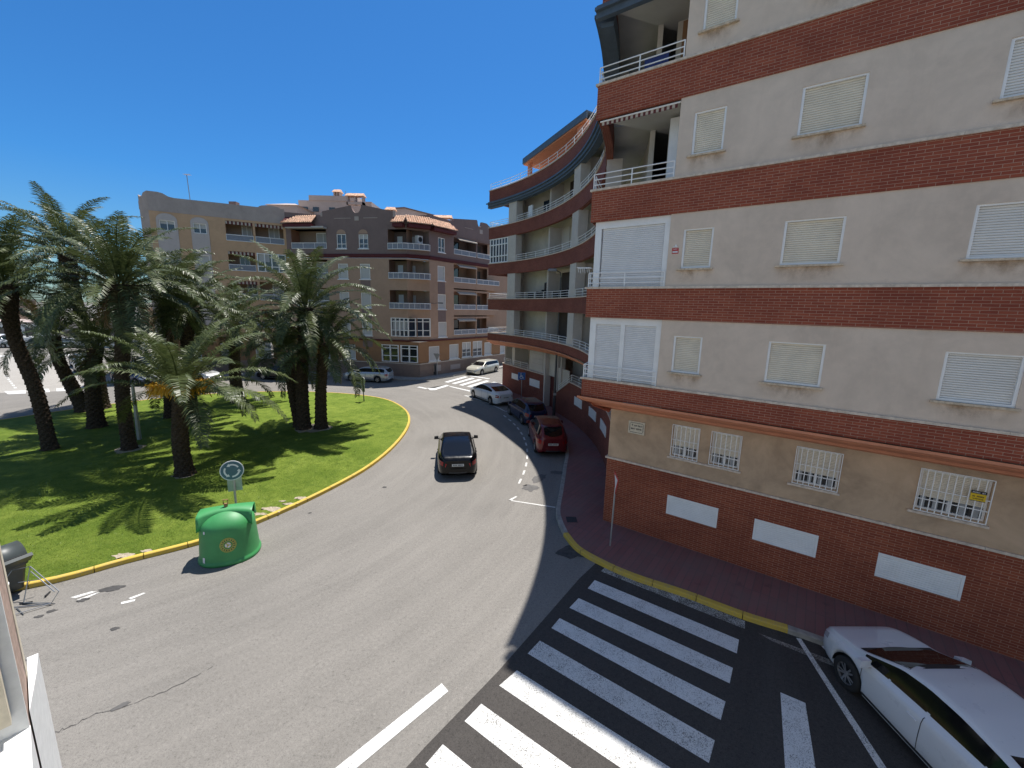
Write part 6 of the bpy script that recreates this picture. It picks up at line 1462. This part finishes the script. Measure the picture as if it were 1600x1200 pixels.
        mb = MB(); mb.hexa([(xm-.08, s*yo, b0+.03), (xm+.02, s*yo, b0+.03), (xm+.0, s*(yo+.07), b0+.06), (xm-.06, s*(yo+.07), b0+.06), (xm-.08, s*yo, b0+.07), (xm+.02, s*yo, b0+.07), (xm+.0, s*(yo+.07), b0+.09), (xm-.06, s*(yo+.07), b0+.09)])
        mb.hexa([(xm-.07, s*(yo+.05), b0+.03), (xm+.06, s*(yo+.06), b0+.04), (xm+.07, s*(yo+.25), b0+.05), (xm-.09, s*(yo+.26), b0+.04), (xm-.09, s*(yo+.05), b0+.2), (xm+.05, s*(yo+.06), b0+.18), (xm+.03, s*(yo+.23), b0+.16), (xm-.09, s*(yo+.25), b0+.19)])
        mb.build('mirror', paint if paint not in ('car_black',) else 'plastic_dark', root_, local=True)
        # lamps
        def sidepatch(name, x0, x1, k0, k1, mat):
            mb = MB(); n = 6
            for i in range(n):
                xa, xb = x0+(x1-x0)*i/n, x0+(x1-x0)*(i+1)/n; ra_, rb_ = ring(xa), ring(xb)
                def pt(rg, k, x): 
                    k_ = int(k); f = k-k_; y = rg[k_][0]+(rg[k_+1][0]-rg[k_][0])*f; z = rg[k_][1]+(rg[k_+1][1]-rg[k_][1])*f; return Vector((x, s*(y+.007), z))
                mb.face([pt(ra_, k0, xa), pt(rb_, k0, xb), pt(rb_, k1, xb), pt(ra_, k1, xa)], 0, None, True)
            if x0 < 0: xe = -hl-.008; z0, z1 = belt(-hl)-.3, belt(-hl)-.08; mb.face([(xe, s*W*.58, z0+.1), (xe, s*hw(-hl)*.88, z0+.06), (xe, s*hw(-hl)*.86, z1), (xe, s*W*.52, z1)]); mb.face([(xe, s*hw(-hl)*.88, z0+.06), pt(ring(-hl+.06), k0, -hl+.06), pt(ring(-hl+.06), k1, -hl+.06), (xe, s*hw(-hl)*.86, z1)])
            else: xe = hl+.006; mb.face([(xe, s*W*.5, .5), (xe, s*hw(hl)*.88, .47), (xe, s*hw(hl)*.86, .57), (xe, s*W*.5, .575)])
            return mb.build(name, mat, root_, local=True)
        sidepatch('tail_light', -hl+.03, -hl+.28, 2.6, 3.9, 'light_red'); sidepatch('headlight', hl-.32, hl-.03, 2.8, 4.3, 'light_clear')
    for sx, nm in ((-1, 'rear_bumper'), (1, 'front_bumper')):
        mb = MB(); xe = sx*(hl+.005); A = []
        for j in range(9):
            q = -1+j/4; y = q*hw(hl*.99)*.93; dx = -.16*abs(q)**3.5*sx; A.append((xe+dx, y))
        for (xa, ya), (xb, yb) in zip(A, A[1:]):
            o = .03*sx; mb.hexa([(xa-.05*sx, ya, .26), (xb-.05*sx, yb, .26), (xb+o, yb, .3), (xa+o, ya, .3), (xa-.05*sx, ya, .54), (xb-.05*sx, yb, .54), (xb+o, yb, .51), (xa+o, ya, .51)])
        bo = mb.build(nm, paint, root_, local=True)
        mb = MB()
        for (xa, ya), (xb, yb) in zip(A[1:-1], A[2:-1]): mb.face([(xa+.036*sx, ya, .3), (xb+.036*sx, yb, .3), (xb+.036*sx, yb, .36), (xa+.036*sx, ya, .36)])
        if sx > 0: mb.face([(xe+.003, -W*.4, .52), (xe+.003, W*.4, .52), (xe-.012, W*.42, .575), (xe-.012, -W*.42, .575)])
        mb.build('grille', 'plastic_dark', bo, local=True)
        pz = .62 if sx < 0 else .4; px = xe+(.012 if sx < 0 else .042)*sx
        mb = MB(); mb.hexa([(px-.004, -.26, pz), (px+.004, -.26, pz), (px+.004, .26, pz), (px-.004, .26, pz), (px-.004, -.26, pz+.11), (px+.004, -.26, pz+.11), (px+.004, .26, pz+.11), (px-.004, .26, pz+.11)]); po = mb.build('number_plate', 'plate', root_, local=True)
        mb = MB()
        for k in range(7): y = -.2+k*.056+(.03 if k > 3 else 0); x_ = px+.006*sx; mb.face([(x_, y, pz+.025), (x_, y+.036, pz+.025), (x_, y+.036, pz+.085), (x_, y, pz+.085)])
        mb.build('lettering', 'ink', po, local=True)
    mb = MB(); mb.box(-.3, .6, -W*.62, W*.62, .45, .72); mb.box(-.45, -.25, -W*.6, -.08, .5, 1.12); mb.box(-.45, -.25, .08, W*.6, .5, 1.12)
    if roof_rails:
        mb2 = MB()
        for s in (-1, 1): mb2.tube([top_pt(-1.7, s*.93, .01), top_pt(-1.6, s*.93, .05), top_pt(.1, s*.93, .05), top_pt(.25, s*.93, .01)], .015, 5)
        mb2.build('roof_rail', 'steel', root_, local=True)
    return root_
def cpos(rear_left, front_left, kind):
    # place a car from the ground contacts of its two left wheels
    S_ = PROF[kind]; a, b = Vector((*rear_left, 0)), Vector((*front_left, 0)); d = (b-a).normalized(); left = Vector((-d.y, d.x, 0))
    m = (a+b)/2; mid = (S_['wb'][0]+S_['wb'][1])/2; c = m-d*mid-left*(S_['W']/2-.03); return (c.x, c.y), math.atan2(d.y, d.x)
p, h = cpos((-3.35, 17.75), (-4.1, 20.35), 'sedan'); car('black hatchback seen from behind, driving round the roundabout', (-2.62, 19.45), math.atan2(1, -.16), 'lift', 'car_black', sunroof=True)
p, h = cpos((-1.73, 31.71), (-3.15, 33.9), 'sleek'); car('white saloon parked first in the row beside the curved building', p, h, 'sleek', 'car_white')
p, h = cpos((.65, 26.4), (-.14, 28.66), 'hatch'); car('dark blue hatchback parked between the white saloon and the red car', p, h, 'hatch', 'car_blue')
p, h = cpos((1.27, 21.12), (1.05, 23.78), 'mpv'); car('dark red people carrier parked in the shade by the pavement', p, h, 'mpv', 'car_red')
d_ = Vector((-3.33+1.84, 45.69-48.14, 0)).normalized(); c = Vector((-2.58, 46.9, 0))-Vector((-d_.y, d_.x, 0))*.9
car('cream estate car parked in the sun beyond the far crossing', (c.x, c.y), math.atan2(d_.y, d_.x), 'wagon', 'car_champagne')
p, h = cpos((-13.01, 39.56), (-15.65, 40.05), 'wagon'); car('silver estate car in the shade in front of the brown corner building', p, h, 'wagon', 'car_silver', roof_rails=True)
# near white car, front wheel contact measured, parallel to the parking line
hd = Vector((.02, 1, 0)).normalized()
car('large white saloon parked in the near right corner under the brick wall', (7.86, 5.95), math.atan2(1, -.03), 'sleek', 'car_white')
car('silver hatchback parked behind the palms with its tail to the street', (-46.6, 44.9), math.atan2(-.55, .84)+PI, 'hatch', 'car_silver')
car('white hatchback parked nearest the corner of the tan building', (-42.9, 41.6), math.atan2(-.6, .8)+PI, 'hatch', 'car_white')
car('grey estate car side on in the distance before the low white wall', (-68, 61.2), math.atan2(.12, 1), 'wagon', 'car_grey')
car('white van standing at the far left beyond the crossing', (-74.6, 60.2), math.atan2(.1, 1), 'van', 'car_white', category='van')
car('dark car at the left edge of the photo beside the dashed line', (-49.9, 36.0), math.atan2(.6, -.8), 'hatch', 'car_grey')
car('dark blue car in the shade behind the leaning palm trunks', (-33.6, 36.6), math.atan2(-.3, .95), 'mpv', 'car_blue')
car('white car in the shade seen between the palm trunks', (-29.3, 38.4), math.atan2(-.25, .95), 'hatch', 'car_silver')
car('dark estate car in the shade behind the bare curved palm', (-22.6, 40.4), math.atan2(-.2, .97)+PI, 'wagon', 'car_black')

# ---------------------------------------------------------------- edge of the photographer's own building
ob = thing('near_building', (-2.2, 1.2, 0), 'sunlit white wall and stone edge of a very near building at the bottom left', 'building')
wd = Fr((0, 0), (-.766, .643), (.643, .766)); W0 = -.15
mb = MB(); wd.box(mb, -7, 1.35, 0, 13, W0-6, W0); wd.box(mb, 1.35, 2.25, 5.87, 8.3, W0-6, W0-.4); wd.box(mb, 1.35, 2.25, 8.3, 13, W0-6, W0); wd.box(mb, 2.25, 2.27, 5.87, 13, W0-6, W0); wd.box(mb, 1.35, 2.27, 0, 5.5, W0-6, W0-.002); mb.build('wall', 'render_white', ob)
mb = MB(); wd.box(mb, 2.27, 2.6, 0, 13, W0-6, W0-.004); mb.build('stone_strip', 'pinkstone', ob)
mb = MB(); wd.box(mb, 2.6, 2.68, 0, 13, W0-6, W0-.001); mb.build('stone_edge', 'cream_stone', ob)
mb = MB(); wd.box(mb, -3, 2.26, 5.5, 5.87, W0-.4, W0+.002); c_ = [wd.P(2.36, 3.2, W0+.001), wd.P(2.75, 3.2, W0+.001), wd.P(2.75, 3.2, W0+.036), wd.P(2.6, 3.2, W0+.026)]; mb.hexa(c_+[q+Vector((0, 0, 2.66)) for q in c_]); mb.build('ledge', 'render_white', ob)
mb = MB(); wd.box(mb, 2.2, 2.245, 5.95, 8.2, W0-.39, W0-.035); mb.build('panel', 'cream_stone', ob)
